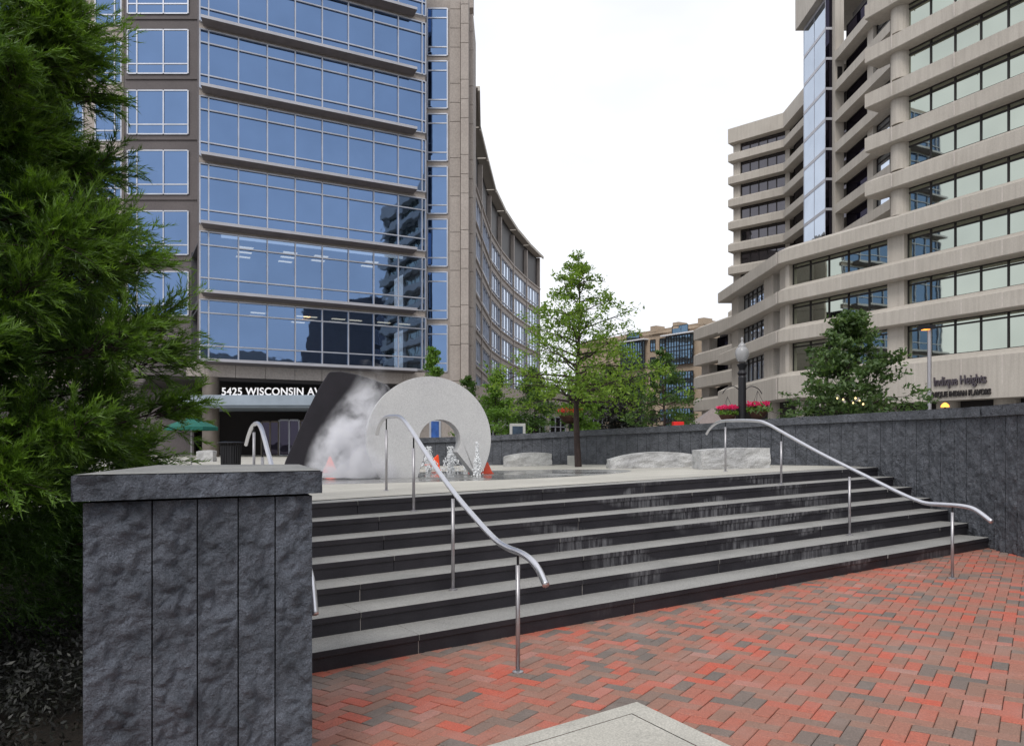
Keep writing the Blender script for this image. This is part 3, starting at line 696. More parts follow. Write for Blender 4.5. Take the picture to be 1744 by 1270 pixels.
# steam
def steam():
    X, Y = (606 - CX) / F * 14.0, 14.0; z0 = gz(X, PZ) + .03
    m = MB(); m.lathe((0, 0, 0), [(.9, 0), (1.25, .25), (1.2, .7), (1.1, 1.2), (.95, 1.6), (.7, 1.95), (.3, 2.15)], 24)
    o = m.build('fountain_steam', []); o.location = (X, Y, z0); o.scale = (1.0, .72, 1.0)
    tag(o, 'white steam drifting up between the black slab and the ring', 'steam', None, 'stuff')
    mt = bpy.data.materials.new('steam'); mt.use_nodes = True; t = mt.node_tree; t.nodes.clear()
    out = N(t, 'ShaderNodeOutputMaterial'); pv = N(t, 'ShaderNodeVolumePrincipled'); pv.inputs['Color'].default_value = (.97, .97, 1, 1); pv.inputs['Anisotropy'].default_value = .1
    c = N(t, 'ShaderNodeTexCoord')
    nz = N(t, 'ShaderNodeTexNoise'); nz.inputs['Scale'].default_value = 2.3; nz.inputs['Detail'].default_value = 7; nz.inputs['Roughness'].default_value = .6; nz.inputs['Distortion'].default_value = .6
    t.links.new(c.outputs['Object'], nz.inputs['Vector'])
    sx = N(t, 'ShaderNodeSeparateXYZ'); t.links.new(c.outputs['Object'], sx.inputs[0])
    def math_(op, a, b=None, c_=None):
        n = N(t, 'ShaderNodeMath', operation=op)
        for i, v in enumerate((a, b, c_)):
            if v is None: continue
            if hasattr(v, 'links'): t.links.new(v, n.inputs[i])
            else: n.inputs[i].default_value = v
        return n.outputs[0]
    x, y, z = sx.outputs
    # plume axis wanders to the right with height, narrowing
    ax = math_('ADD', math_('MULTIPLY', z, .08), math_('MULTIPLY', math_('SINE', math_('MULTIPLY', z, 2.4)), -.14))
    wd = math_('MAXIMUM', math_('MULTIPLY_ADD', z, -.36, .98), .26)
    rx = math_('DIVIDE', math_('SUBTRACT', x, ax), wd); ry = math_('DIVIDE', y, math_('MULTIPLY', wd, .95))
    rr = math_('SQRT', math_('ADD', math_('MULTIPLY', rx, rx), math_('MULTIPLY', ry, ry)))
    core_ = math_('MAXIMUM', math_('SUBTRACT', 1.0, rr), 0.0)
    hz = math_('MAXIMUM', math_('MULTIPLY_ADD', z, -.45, 1.0), .16)
    nn = math_('MAXIMUM', math_('MULTIPLY', math_('SUBTRACT', nz.outputs['Fac'], .43), 6.5), 0.02)
    dn = math_('MULTIPLY', math_('MULTIPLY', math_('MULTIPLY', core_, hz), nn), 17.0)
    t.links.new(dn, pv.inputs['Density']); t.links.new(pv.outputs[0], out.inputs['Volume'])
    o.data.materials.append(mt)
steam()

# ------------------------------------------------------------------ trees
def leaf_cloud(centers, sizes, per, leaf, aspect, m, name, parent, flat=.5, bias=(0, 0, .3), tri=False):
    """leaf quads scattered round each centre"""
    cs = np.repeat(np.asarray(centers), per, axis=0); sz = np.repeat(np.asarray(sizes), per)
    n = len(cs); d = rng.normal(size=(n, 3)); d /= np.linalg.norm(d, axis=1)[:, None]
    rad_ = rng.random(n) ** .55; p = cs + d * (sz * rad_)[:, None] * np.array([1, 1, flat])
    nr = rng.normal(size=(n, 3)) + np.array(bias) * 2; nr /= np.linalg.norm(nr, axis=1)[:, None]
    t = np.cross(nr, rng.normal(size=(n, 3))); t /= np.linalg.norm(t, axis=1)[:, None]; b = np.cross(nr, t)
    L2 = leaf * rng.uniform(.6, 1.25, n)[:, None]
    V = np.empty((n, 4, 3)); V[:, 0] = p - t * L2; V[:, 1] = p - b * L2 * aspect - nr * L2 * .15; V[:, 2] = p + t * L2; V[:, 3] = p + b * L2 * aspect - nr * L2 * .15
    return mesh_np(name, V.reshape(-1, 3), 4, m, parent)
def tree(x, y, z0, H, first, spread, leafm, label, trunk_r, n_limb, leaf, per, name='tree', cat='tree', group=None, shape=lambda f: (1 - f) ** .8, tip=.26, seed=1, dens=1.0, rise=.35, lean=(0, 0), flat=.5, low=1.0, thin=0):
    rs = random.Random(seed); root = empty(name, (x, y, z0)); tag(root, label, cat, group)
    tr = MB(); cent = []; size = []
    ax = lambda h: (lean[0] * h + .04 * math.sin(h * 1.3 + seed), lean[1] * h + .04 * math.cos(h * 1.1 + seed), h)
    pts = [ax(H * k / 14) for k in range(15)]
    tr.tube([(pts[0][0], pts[0][1], -.1)] + pts, [trunk_r * 1.15] + [max(.012, trunk_r * (1 - .92 * (k / 14) ** .9)) for k in range(15)], 9)
    for i in range(n_limb):
        f = ((i + rs.random() * .7) / n_limb) ** low; h = first + (H * .98 - first) * f; az = i * 2.4 + rs.uniform(-.5, .5)
        ln = spread * shape(f) * rs.uniform(.72, 1.12) + .08
        b0 = Vector(ax(h)); up = rise * (1 + f) * rs.uniform(.3, 1.4)
        d = Vector((math.cos(az), math.sin(az), up)).normalized(); P_ = [b0]
        ns = 5
        for k in range(ns):
            d = (d + Vector((rs.uniform(-.22, .22), rs.uniform(-.22, .22), rs.uniform(-.2, .14)))).normalized(); P_.append(P_[-1] + d * ln / ns)
        r0 = max(.01, trunk_r * .42 * (1 - .75 * f))
        tr.tube(P_, [max(.004, r0 * (1 - k / (ns + .3))) for k in range(ns + 1)], 6)
        for k in range(2, ns + 1):
            for s_ in range(2 if k < ns else 3):
                q = P_[k] + Vector((rs.gauss(0, 1), rs.gauss(0, 1), rs.gauss(0, .6))) * ln * .17
                tr.tube([P_[k] - (P_[k] - P_[k - 1]) * rs.random(), q], [.008, .003], 4)
                if rs.random() < dens * (1 - thin * max(0, f - .35) / .65): cent.append(q); size.append(tip * rs.uniform(.6, 1.25) * (.65 + .5 * (1 - f)))
    cent.append(Vector(ax(H))); size.append(tip * .6)
    tr.build('trunk', M['bark'], root, smooth=True, fixn=False)
    leaf_cloud([tuple(c) for c in cent], size, per, leaf, .42, leafm, 'crown', root, flat)
    return root
tree(1.53, 17.7, gz(1.5, PZ) - .02, 4.95, 1.5, 1.95, M['oak'], 'young oak with loose light green crown standing on the plaza before the wall', .085, 54, .048, 30, 'oak_tree', seed=3, shape=lambda f: (1.0 - f * .86) if f < .62 else .42 - .36 * (f - .62) / .38, tip=.28, rise=.30, dens=.95, flat=.66, low=1.5, thin=.5)
tree(10.0, 22.6, UP, 4.8, 1.0, 1.85, M['maple'], 'dense dark green maple behind the wall in front of the restaurant sign', .09, 44, .085, 30, 'maple_tree', seed=8, shape=lambda f: (1 - f) ** .75 + .05, tip=.36, rise=.22)
tree(6.35, 32.0, UP, 4.9, 1.5, 1.7, M['street_leaf'], 'sparse layered street tree before the tan apartment block', .08, 26, .075, 22, 'street_tree', seed=12, tip=.34, rise=.12, group='street trees beyond the wall')
tree(-.70, 33.0, UP, 4.0, .9, 1.25, M['light_leaf'], 'light green street tree just right of the ring above the wall', .06, 24, .07, 30, 'street_tree', seed=15, tip=.34, rise=.5, group='street trees beyond the wall')
tree(1.0, 34.5, UP, 4.3, .9, 1.3, M['street_leaf'], 'mid green street tree between ring and plaza oak, right of the notice board', .06, 26, .07, 34, 'street_tree', seed=18, tip=.36, rise=.4, group='street trees beyond the wall')
tree(3.25, 36.0, UP, 2.7, .7, 1.25, M['light_leaf'], 'small bright green tree right of the plaza oak trunk', .05, 20, .08, 26, 'street_tree', seed=21, tip=.34, rise=.7, group='street trees beyond the wall', shape=lambda f: .55 + .4 * f)
tree(5.35, 40.0, UP, 4.3, .5, 2.0, M['plum'], 'dark almost black bushy tree behind the plaza oak', .08, 34, .10, 40, 'dark_tree', seed=25, tip=.5, rise=.4, shape=lambda f: 1 - f * .6)
tree(-3.25, 31.0, UP, 4.75, 2.1, .62, M['light_leaf'], 'slim sapling rising behind the top of the ring', .04, 18, .07, 26, 'street_tree', seed=28, tip=.26, rise=.8, group='street trees beyond the wall', shape=lambda f: 1 - f * .7)
tree(-1.95, 34.0, UP, 3.9, 2.0, .8, M['street_leaf'], 'thin young tree over the right shoulder of the ring', .04, 14, .07, 20, 'street_tree', seed=31, tip=.26, rise=.6, group='street trees beyond the wall')
o = leaf_cloud([(9.35 + .25 * i + rng.normal(0, .06), 14.2 + rng.normal(0, .2), 2.15 + rng.normal(0, .08)) for i in range(9)], [.36] * 9, 130, .05, .3, M['shrub'], 'clipped_shrub', None)
tag(o, 'dark green shrub topping the wall at the right edge', 'shrub')

def conifer():
    root = empty('conifer_tree', (-4.15, 5.45, -.1)); tag(root, 'large feathery green conifer filling the left edge behind the pillar', 'tree')
    tr = MB(); tr.tube([(0, 0, -.1), (.02, 0, 1.5), (0, .03, 4), (0, 0, 7.8)], [.2, .17, .12, .02], 10)
    S = []      # sprigs: position, axis, length, youth
    rs = random.Random(4)
    def Rmax(h): return 1.66 if h < 2.2 else max(.12, 1.66 - (h - 2.2) * .285)
    def rnd(): return Vector((rs.gauss(0, 1), rs.gauss(0, 1), rs.gauss(0, 1)))
    nb = 250
    for i in range(nb):
        f = (i + rs.random()) / nb; h = 1.0 + f * 5.9
        az = rs.uniform(R(-150), R(78)) if rs.random() < .9 else rs.uniform(R(78), R(210))
        Rm = Rmax(h) * rs.choice([.55, .70, .82, .92, .96, 1.0, 1.04])
        d = Vector((math.cos(az), math.sin(az), -.05)); p = Vector((0, 0, h - .25 * Rm)); P_ = [p.copy()]; ns = 8
        for k in range(ns):
            d.z += .03 + .05 * k / ns + rs.uniform(-.04, .03); d = (d + Vector((rs.uniform(-.1, .1), rs.uniform(-.1, .1), 0))).normalized(); p = p + d * Rm / ns; P_.append(p.copy())
        tr.tube(P_, [.022 * (1 - k / (ns + .5)) + .002 for k in range(ns + 1)], 5)
        size = rs.uniform(.66, 1.15) * (1 if h < 5 else .8); old = rs.random() < .22
        # a tuft: many short shoots fanning from the end of the bough, each set with sprigs
        c = P_[-1]
        for q in range(int(30 * size)):
            sd_ = (d * 1.0 + rnd() * .55 + Vector((0, 0, .22))).normalized(); L1 = rs.uniform(.16, .42) * size
            b = c - d * rs.uniform(0, .34) * size + rnd() * .03; e = b + sd_ * L1 + Vector((0, 0, -.10 * L1))
            tr.tube([b, (b + e) / 2 + Vector((0, 0, .015)), e], [.005, .0035, .0015], 3)
            for u in range(7):
                tt_ = .25 + .75 * u / 6; ax_ = (sd_ + rnd() * .34).normalized()
                S.append((b + (e - b) * tt_, ax_, rs.uniform(.09, .19) * size, (.2 if old else 1.0) * tt_ * rs.uniform(.4, 1.1)))
        for k in (3, 4, 5, 6):          # thin old foliage along the bough
            for q in range(5):
                S.append((P_[k] + rnd() * .06, (d + rnd() * .8 + Vector((0, 0, -.2))).normalized(), rs.uniform(.12, .24), 0))
    for i in range(520):       # shaded inner foliage
        h = rs.uniform(.5, 3.8); az = rs.uniform(R(-150), R(80)); r_ = Rmax(h) * rs.uniform(.25, .62)
        c = Vector((r_ * math.cos(az), r_ * math.sin(az), h)); dd = Vector((math.cos(az), math.sin(az), rs.uniform(-.5, .1))).normalized()
        for q in range(14):
            S.append((c + rnd() * .09, (dd + rnd() * .5).normalized(), rs.uniform(.13, .28), 0))
    tr.build('trunk', M['bark'], root, smooth=True, fixn=False)
    P0 = np.array([s[0] for s in S]); A = np.array([s[1] for s in S]); Ls = np.array([s[2] for s in S])
    n = len(S); kneed = 16
    tt = np.tile(np.linspace(.02, 1, kneed), n); idx = np.repeat(np.arange(n), kneed)
    a = A[idx]; ref = np.where(np.abs(a[:, 2:3]) < .9, np.array([[0, 0, 1.]]), np.array([[1., 0, 0]]))
    s1 = np.cross(a, ref); s1 /= np.linalg.norm(s1, axis=1)[:, None]; s2_ = np.cross(a, s1)
    ph = rng.random(len(a)) * 6.283; rad_ = s1 * np.cos(ph)[:, None] + s2_ * np.sin(ph)[:, None]
    base = P0[idx] + a * (tt * Ls[idx])[:, None] + np.array([0, 0, -1]) * (tt ** 2 * Ls[idx] * .22)[:, None]
    ln = rng.uniform(.042, .078, len(a)) * (1.1 - .3 * tt)
    tip = base + (a * .86 + rad_ * .50) * ln[:, None]
    wv = np.cross(tip - base, rng.normal(size=(len(a), 3))); wv /= np.linalg.norm(wv, axis=1)[:, None]; wv *= .0042
    V = np.empty((len(a), 3, 3)); V[:, 0] = base - wv; V[:, 1] = base + wv; V[:, 2] = tip
    o = mesh_np('crown', V.reshape(-1, 3), 3, M['needles'], root)
    yg = np.clip(np.array([s[3] for s in S])[idx] * (.45 + .6 * tt), 0, 1)
    at = o.data.attributes.new('young', 'FLOAT', 'FACE'); at.data.foreach_set('value', yg.astype(np.float32))
conifer()
o = leaf_cloud([(-2.6 - .34 * (i % 7) + rng.normal(0, .08), 3.9 + .45 * (i // 7) + rng.normal(0, .1), .25 + rng.normal(0, .08)) for i in range(28)], [.40] * 28, 700, .020, .35, M['plum'], 'shade_leaf_mass', None)  # added leaf mass, its near-black colour standing in for shade under the conifer
tag(o, 'low added leaf mass, near-black to stand for the deep shade under the conifer left of the pillar', 'shrub')

# ------------------------------------------------------------------ facade tools
def band(name, pts, prof, m, parent, closed_back=True, out=1):
    """sweep profile [(outward, z)] along the plan polyline; outward is to the right of travel"""
    n = len(pts); dirs = [(Vector(pts[i + 1]) - Vector(pts[i])).normalized() for i in range(n - 1)]
    nor = [Vector((d.y, -d.x)) * out for d in dirs]; mit = []
    for i in range(n):
        if i == 0: v = nor[0]
        elif i == n - 1: v = nor[-1]
        else:
            v = (nor[i - 1] + nor[i]).normalized(); v = v / max(.35, v.dot(nor[i]))
        mit.append(v)
    k = len(prof); vs = [(pts[i][0] + mit[i].x * o, pts[i][1] + mit[i].y * o, z) for i in range(n) for o, z in prof]
    fs = [(i * k + j, (i + 1) * k + j, (i + 1) * k + (j + 1) % k, i * k + (j + 1) % k) for i in range(n - 1) for j in range(k)]
    fs += [tuple(range(k)), tuple(range((n - 1) * k, n * k))]
    b = MB(); b.add(vs, fs); return b.build(name, m, parent)
class Face:
    """a vertical plane: s metres along from p0 towards p1, o metres out, z up"""
    def __init__(s, p0, p1, flip=False):
        s.p = Vector(p0); s.d = (Vector(p1) - Vector(p0)); s.len = s.d.length; s.d.normalize(); s.n = Vector((s.d.y, -s.d.x)) * (-1 if flip else 1)
    def at(s, a, o, z): q = s.p + s.d * a + s.n * o; return (q.x, q.y, z)
    def s_of(s, px):
        u = (px - CX) / F; return (u * s.p.y - s.p.x) / (s.d.x - u * s.d.y)
    def box(s, mb, a0, a1, o0, o1, z0, z1, mi=0):
        mb.hexa([s.at(a0, o1, z0), s.at(a1, o1, z0), s.at(a1, o0, z0), s.at(a0, o0, z0), s.at(a0, o1, z1), s.at(a1, o1, z1), s.at(a1, o0, z1), s.at(a0, o0, z1)], mi)
def window(face, a0, a1, z0, z1, o, vs, hs, gm, fm, parent, fr=.07, name='window', sub='frame', dep=.06):
    """one window: glass sheet with its frame and bars as a sub-part"""
    g = MB(); ea = [a0] + sorted(vs) + [a1]; ez = [z0] + sorted(hs) + [z1]
    for i in range(len(ea) - 1):
        for j in range(len(ez) - 1):
            t1, t2 = random.uniform(-.0035, .0035), random.uniform(-.0035, .0035); p, q = ea[i], ea[i + 1]; u, v = ez[j], ez[j + 1]
            da, dz = (q - p) / 2 * t1, (v - u) / 2 * t2
            g.quad(face.at(p, o - da - dz, u), face.at(q, o + da - dz, u), face.at(q, o + da + dz, v), face.at(p, o - da + dz, v))
    go = g.build(name, gm, parent, fixn=False)
    f = MB()
    for a in [a0] + list(vs) + [a1]: face.box(f, a - fr / 2, a + fr / 2, o + .002, o + dep, z0, z1)
    xs = [a0] + list(vs) + [a1]
    for z in [z0] + list(hs) + [z1]:
        for q in range(len(xs) - 1): face.box(f, xs[q] + fr / 2, xs[q + 1] - fr / 2, o + .002, o + dep - .006, z - fr / 2, z + fr / 2)
    f.build(sub, fm, go, fixn=False); return go

# ------------------------------------------------------------------ blue glass office block (left)
SL = 1.15
def lz(z): return EYE + (z - EYE) * SL
def lp(px, Y): return ((px - CX) / F * Y * SL, Y * SL)
ob = empty('glass_office_block', (*lp(520, 50), UP)); tag(ob, 'blue glass office block with grey sunshade ledges above a dark entrance, left', 'office building')
ob.location = (0, 0, 0)
FC = Face(lp(333, 45), lp(702, 51.3))
ledge_z = [lz(z) for z in (6.55, 10.55, 14.57, 18.57, 22.55, 26.5, 30.45)] ; TOPZ = lz(34.8)
sC0, sC1 = FC.s_of(340), FC.s_of(724)
cols = [FC.s_of(355) + (FC.s_of(718) - FC.s_of(355)) * k / 8 for k in range(9)]
for i, z in enumerate(ledge_z):
    nz_ = ledge_z[i + 1] if i + 1 < len(ledge_z) else TOPZ
    g0, g1 = z + .10, nz_ - .44
    gm = M['blue_see'] if i < 2 else M['blue']
    t1 = g0 + (g1 - g0) * .23; t2 = g0 + (g1 - g0) * .78
    window(FC, sC0, sC1, g0, g1, .02, cols, [t1, t2], gm, M['frame'], ob, .085, 'curtain_wall', 'mullions', .13)
    # stone strip above the glass and the metal ledge in front of it
    m = MB(); FC.box(m, sC0, sC1, -.3, .0, nz_ - .44 + .04, nz_ + .02); m.build('spandrel', M['stone'], ob)
    a0, a1 = FC.s_of(346), FC.s_of(703); 
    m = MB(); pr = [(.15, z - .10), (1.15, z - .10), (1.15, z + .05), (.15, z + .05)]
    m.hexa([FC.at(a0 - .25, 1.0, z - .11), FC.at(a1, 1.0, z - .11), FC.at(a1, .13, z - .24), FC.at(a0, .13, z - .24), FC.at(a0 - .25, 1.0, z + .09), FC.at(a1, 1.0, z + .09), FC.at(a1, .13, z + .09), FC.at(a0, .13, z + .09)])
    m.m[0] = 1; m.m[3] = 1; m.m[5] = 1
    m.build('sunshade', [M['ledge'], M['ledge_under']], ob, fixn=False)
# rooms behind the two lowest glass floors
m = MB()
for i in range(2):
    z, nz_ = ledge_z[i], ledge_z[i + 1]
    FC.box(m, sC0 + .1, sC1 - .1, -7.2, -7.0, z, nz_ - .3); FC.box(m, sC0 + .1, sC1 - .1, -7, -.35, z - .3, z - .02); FC.box(m, sC0 + .1, sC1 - .1, -7, -.35, nz_ - .75, nz_ - .62)
m.build('interior', M['lobby'], ob)
m = MB(); rs = random.Random(3)
for i, cells in enumerate((((.22, 2), (.42, 3), (.45, 2), (.58, 2), (.66, 2), (.80, 2), (.9, 2)), ((.17, 3), (.36, 3), (.5, 2), (.74, 2)))):
    for fr, cnt in cells:
        for k in range(cnt):
            a = sC0 + (sC1 - sC0) * fr + k * .12; FC.box(m, a, a + 1.0, -1.9 - 1.5 * k, -1.55 - 1.5 * k, ledge_z[i + 1] - .80, ledge_z[i + 1] - .76)
m.build('ceiling_light', M['ceiling_lamp'], ob)
# recessed grey bay between the tan wall and the curtain wall, frontal
YR = 51.0
FR_ = Face(lp(212, YR), lp(345, YR)); FLf = Face(lp(-160, 53), lp(209, 53))
m = MB(); FR_.box(m, 0, FR_.len + 1.2, -.6, 0, lz(5.6), TOPZ); m.build('recessed_wall', M['stone_dark'], ob)  # grey-brown wall, its colour set darker to put in the recess shade
# grey-brown return closing the gap beside the curtain wall
m = MB(); m.hexa([(*lp(337, 45.6), lz(5.6)), (*lp(342, 45.4), lz(5.6)), (*lp(352, 51.2), lz(5.6)), (*lp(336, 51.2), lz(5.6)), (*lp(337, 45.6), TOPZ), (*lp(342, 45.4), TOPZ), (*lp(352, 51.2), TOPZ), (*lp(336, 51.2), TOPZ)])
m.build('return_wall', M['stone_dark'], ob)
wz = [(756 - p) * YR / F + EYE for p in (229, 331, 434, 126, 24)]     # sill heights
for p in (-78, 24, 126, 229, 331, 434, 537):
    z0 = lz((756 - p) * YR / F + EYE); z1 = z0 + 74 / F * YR * SL
    z1 = min(z1, TOPZ - .2)
    a0, a1 = FR_.s_of(218), FR_.s_of(321)
    window(FR_, a0, a1, z0, z1, .04, [FR_.s_of(234), FR_.s_of(279)], [z0 + (z1 - z0) * .22], M['blue'], M['frame'], ob, .10)
    m = MB(); FR_.box(m, .1, FR_.len, .0, .10, z0 - .45, z0 - .30); m.build('string_course', M['stone_dark'], ob)
m = MB(); FLf.box(m, 0, FLf.len, -.6, 0, UP, TOPZ + .5); FLf.box(m, FLf.len, FLf.len + .05, -.6, 0, UP, TOPZ); m.build('tan_wall', M['stone'], ob)
for p in (43, 142, 240, 338, 436, 534):
    z0 = lz((756 - p) * 53 / F + EYE); z1 = z0 + 70 / F * 53 * SL
    for xa, xb, vv in ((163, 207, [196]), (60, 142, [84, 120]), (-60, 20, [-30])):
        window(FLf, FLf.s_of(xa), FLf.s_of(xb), z0, z1, .03, [FLf.s_of(q) for q in vv], [z0 + (z1 - z0) * .24], M['blue'], M['frame'], ob, .10)
    m = MB(); FLf.box(m, FLf.s_of(-160), FLf.s_of(209), .0, .09, z0 - .5, z0 - .34); m.build('string_course', M['stone'], ob)
# window column and stepped piers on the right
YW = 53.6
FW = Face(lp(718, YW), lp(772, YW))
m = MB(); FW.box(m, -1.5, FW.len + .2, -.5, 0, UP, TOPZ); m.build('tan_wall', M['stone'], ob)
for i in range(7):
    z0 = lz((756 - (633 - 89.6 * i)) * YW / F + EYE); z1 = z0 + 80 / F * YW * SL
    window(FW, FW.s_of(728), FW.s_of(762), z0, z1, .03, [], [z0 + (z1 - z0) * .18, z0 + (z1 - z0) * .80], M['blue_see'] if i < 0 else M['blue'], M['frame'], ob, .10)
for xa, xb, Yp, tp in ((766, 784, 53.2, 32.8), (784.6, 798, 52.6, 32.5), (798.6, 806, 53.6, 31.8)):
    Fp = Face(lp(xa, Yp), lp(xb, Yp)); m = MB()
    zz = UP; k = 0
    while zz < lz(tp):     # stone courses with open joints
        hgt = 1.33 * SL if k % 3 else 2.9; zz2 = min(lz(tp), zz + hgt)
        Fp.box(m, 0, Fp.len, -4.5 if xa > 790 else -1.2, 0, zz, zz2 - .03); zz = zz2; k += 1
    m.build('pier', M['stone'], ob, bevel=.02)
m = MB(); Fp = Face(lp(690, 54.4), lp(806, 54.4)); Fp.box(m, 0, Fp.len, -1, 0.2, lz(32.6), lz(35.0)); m.build('parapet', M['stone'], ob)
m = MB(); pts = [lp(-160, 54), lp(330, 52), lp(340, 46.2), lp(722, 52.4), lp(770, 57), lp(805, 58), lp(806, 75), lp(-160, 90)]
n = len(pts)
m.add([(x, y, UP + 8) for x, y in pts] + [(x, y, TOPZ - .1) for x, y in pts], [tuple(range(n)), tuple(range(n, 2 * n))] + [(i, (i + 1) % n, n + (i + 1) % n, n + i) for i in range(n)]) if False else None
FT = Face(lp(806, 56.5), lp(806, 78)); 
m = MB(); m.hexa([(*lp(770, 54.4), UP), (*lp(805.5, 54.4), UP), (*lp(803, 80), UP), (*lp(770, 80), UP), (*lp(770, 54.4), lz(31.6)), (*lp(805.5, 54.4), lz(31.6)), (*lp(803, 80), lz(31.6)), (*lp(770, 80), lz(31.6))]); m.build('side_wall', M['stone'], ob)
m = MB(); m.hexa([(*lp(-160, 54.2), TOPZ - .4), (*lp(345, 52), TOPZ - .4), (*lp(720, 55.6), TOPZ - .4), (*lp(-100, 90), TOPZ - .4), (*lp(-160, 54.2), TOPZ), (*lp(345, 52), TOPZ), (*lp(720, 55.6), TOPZ), (*lp(-100, 90), TOPZ)]); m.build('roof', M['stone'], ob)
# base: stone fascia, dark entrance recess, columns
zf0, zf1 = lz(5.62), ledge_z[0] - .1
m = MB(); a = FC.s_of(318)
jn = [FC.s_of(p) for p in (318, 349, 401, 452, 502, 548, 594, 640, 686, 724)]
for q in range(len(jn) - 1): FC.box(m, jn[q] + .012, jn[q + 1] - .012, -.5, .05, zf0, zf1)
m.build('stone_fascia', M['stone'], ob)
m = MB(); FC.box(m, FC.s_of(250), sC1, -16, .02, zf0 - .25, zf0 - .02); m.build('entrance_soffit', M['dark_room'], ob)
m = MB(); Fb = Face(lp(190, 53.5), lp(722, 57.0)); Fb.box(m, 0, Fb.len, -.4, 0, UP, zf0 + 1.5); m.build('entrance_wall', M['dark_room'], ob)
m = MB(); Fg = Face(lp(-150, 52.4), lp(330, 52.4)); Fg.box(m, 0, Fg.len, -.3, 0, UP, zf0); m.build('base_wall', M['stone_dark'], ob)
for px, Y, r_ in ((359, 45.6, .56), (620, 50, .56)):
    m = MB(); x, y = lp(px, Y); m.lathe((x, y, UP), [(r_, 0), (r_, zf0 - UP - .03)], 28); m.build('column', M['column_metal'], ob, smooth=False)
Fd = Face(lp(440, 52), lp(640, 53))
for xa, xb, top in ((446, 475, 718), (476, 510, 715), (512, 545, 716), (560, 600, 716), (604, 645, 716)):
    z1 = lz((756 - top) * 52 / F + EYE)
    window(Fd, Fd.s_of(xa), Fd.s_of(xb), UP, z1, .1, [(Fd.s_of(xa) + Fd.s_of(xb)) / 2], [], M['black_glass'], M['frame'] if xb == 510 else M['column_metal'], ob, .12, 'entrance_door', 'door_frame')
Yc = 44.0
cx0, cx1 = lp(300, Yc)[0], lp(622, Yc)[0]; cz0, cz1 = lz(EYE + (756 - 690) * Yc / F), lz(EYE + (756 - 672.5) * Yc / F)
m = MB(); m.box(cx0, cx1, Yc * SL, Yc * SL + 6.5, cz0, cz1); m.box(cx0 + .2, cx1 - .2, Yc * SL + .25, Yc * SL + 6.4, cz0 - .14, cz0 - .003)
m.build('entrance_canopy', M['canopy'], ob, bevel=.02)
sg = empty('address_sign', (lp(376, Yc)[0], Yc * SL + .12, cz1 + .004)); tag(sg, 'white letters reading 5425 WISCONSIN AVENUE standing on the entrance canopy', 'sign')
tx = text_mesh('lettering', '5425 WISCONSIN AVENUE', .74, M['letter_white'], sg, .03, .012, 0, 1.06)
tx.rotation_euler = (R(90), 0, 0)
bpy.context.view_layer.update()
wtx = tx.dimensions.x; target = (lp(552, Yc)[0] - lp(376, Yc)[0]) / 17 * 20.6
tx.scale = (target / max(wtx, .01), .95, 1)
m = MB(); m.box(-.2, target + .2, .10, .16, -.004, .045); m.build('sign_rail', M['black_metal'], sg)

# ------------------------------------------------------------------ curved wing beyond it
wg = empty('curved_office_wing', (0, 0, 0)); tag(wg, 'curved stone and glass office wing sweeping back from the glass block', 'office building')
def wp(px, Y): return lp(px, Y)
arc = [wp(803, 74), wp(806, 83.5), (-3.7 * SL, 92.5 * SL), (-2.96 * SL, 104 * SL), (-1.66 * SL, 113.5 * SL), (.24 * SL, 123.5 * SL), (2.56 * SL, 133 * SL), (5.13 * SL, 142 * SL)]
WR = lz(36.4)
band('core_wall', arc, [(-6, UP), (-.5, UP), (-.5, WR - .4), (-6, WR - .4)], M['dark_frame'], wg)
fl = [lz(z) for z in (6.3, 10.4, 14.4, 18.4, 22.4, 26.4, 30.4)]
for z in [lz(2.4)] + fl: band('spandrel', arc, [(-.55, z - .95), (.0, z - .95), (.0, z - .2), (.22, z - .12), (.22, z + .1), (-.55, z + .1)], M['stone'], wg)
for i in range(len(arc) - 1):
    fa = Face(arc[i], arc[i + 1]); ln = fa.len
    m = MB(); fa.box(m, -.28, .28, -.5, .14, UP, WR - 1.2); m.build('pier', M['stone'], wg)
    for j, z in enumerate([lz(2.4)] + fl):
        top = (fl[j] if j < len(fl) else WR - .5) - (.97 if j < len(fl) else 1.0)
        nb = 4
        oo = -.25 if j < 7 else -1.0
        window(fa, .5, ln - .5, z + .12, top, oo, [.5 + (ln - 1) * q / nb for q in range(1, nb)], [z + .12 + (top - z) * .22], M['wing_glass'], M['frame'] if j < 7 else M['dark_frame'], wg, .16, dep=.14)
    m = MB(); fa.box(m, .25, ln - .1, -2.5, .95, WR - .16, WR); fa.box(m, .25, ln - .1, .70, .95, WR - .5, WR - .163); m.build('roof_canopy', M['concrete'], wg)
fa = Face(arc[-2], arc[-1]); m = MB(); fa.box(m, fa.len - .5, fa.len + .1, -14, .1, UP, WR - .3); m.build('end_wall', M['stone'], wg)
# strip of blue windows in the corner between block and wing
Fs = Face(lp(798, 60), lp(810, 60))
m = MB(); Fs.box(m, 0, Fs.len, -.4, 0, UP, lz(32.0)); m.build('corner_wall', M['stone'], wg)
for i in range(8):
    z0 = lz(2.6 + 3.75 * i); window(Fs, Fs.s_of(800), Fs.s_of(809), z0, z0 + 3.0 * SL, .03, [], [z0 + .7, z0 + 2.7], M['blue'], M['frame'], wg, .10)

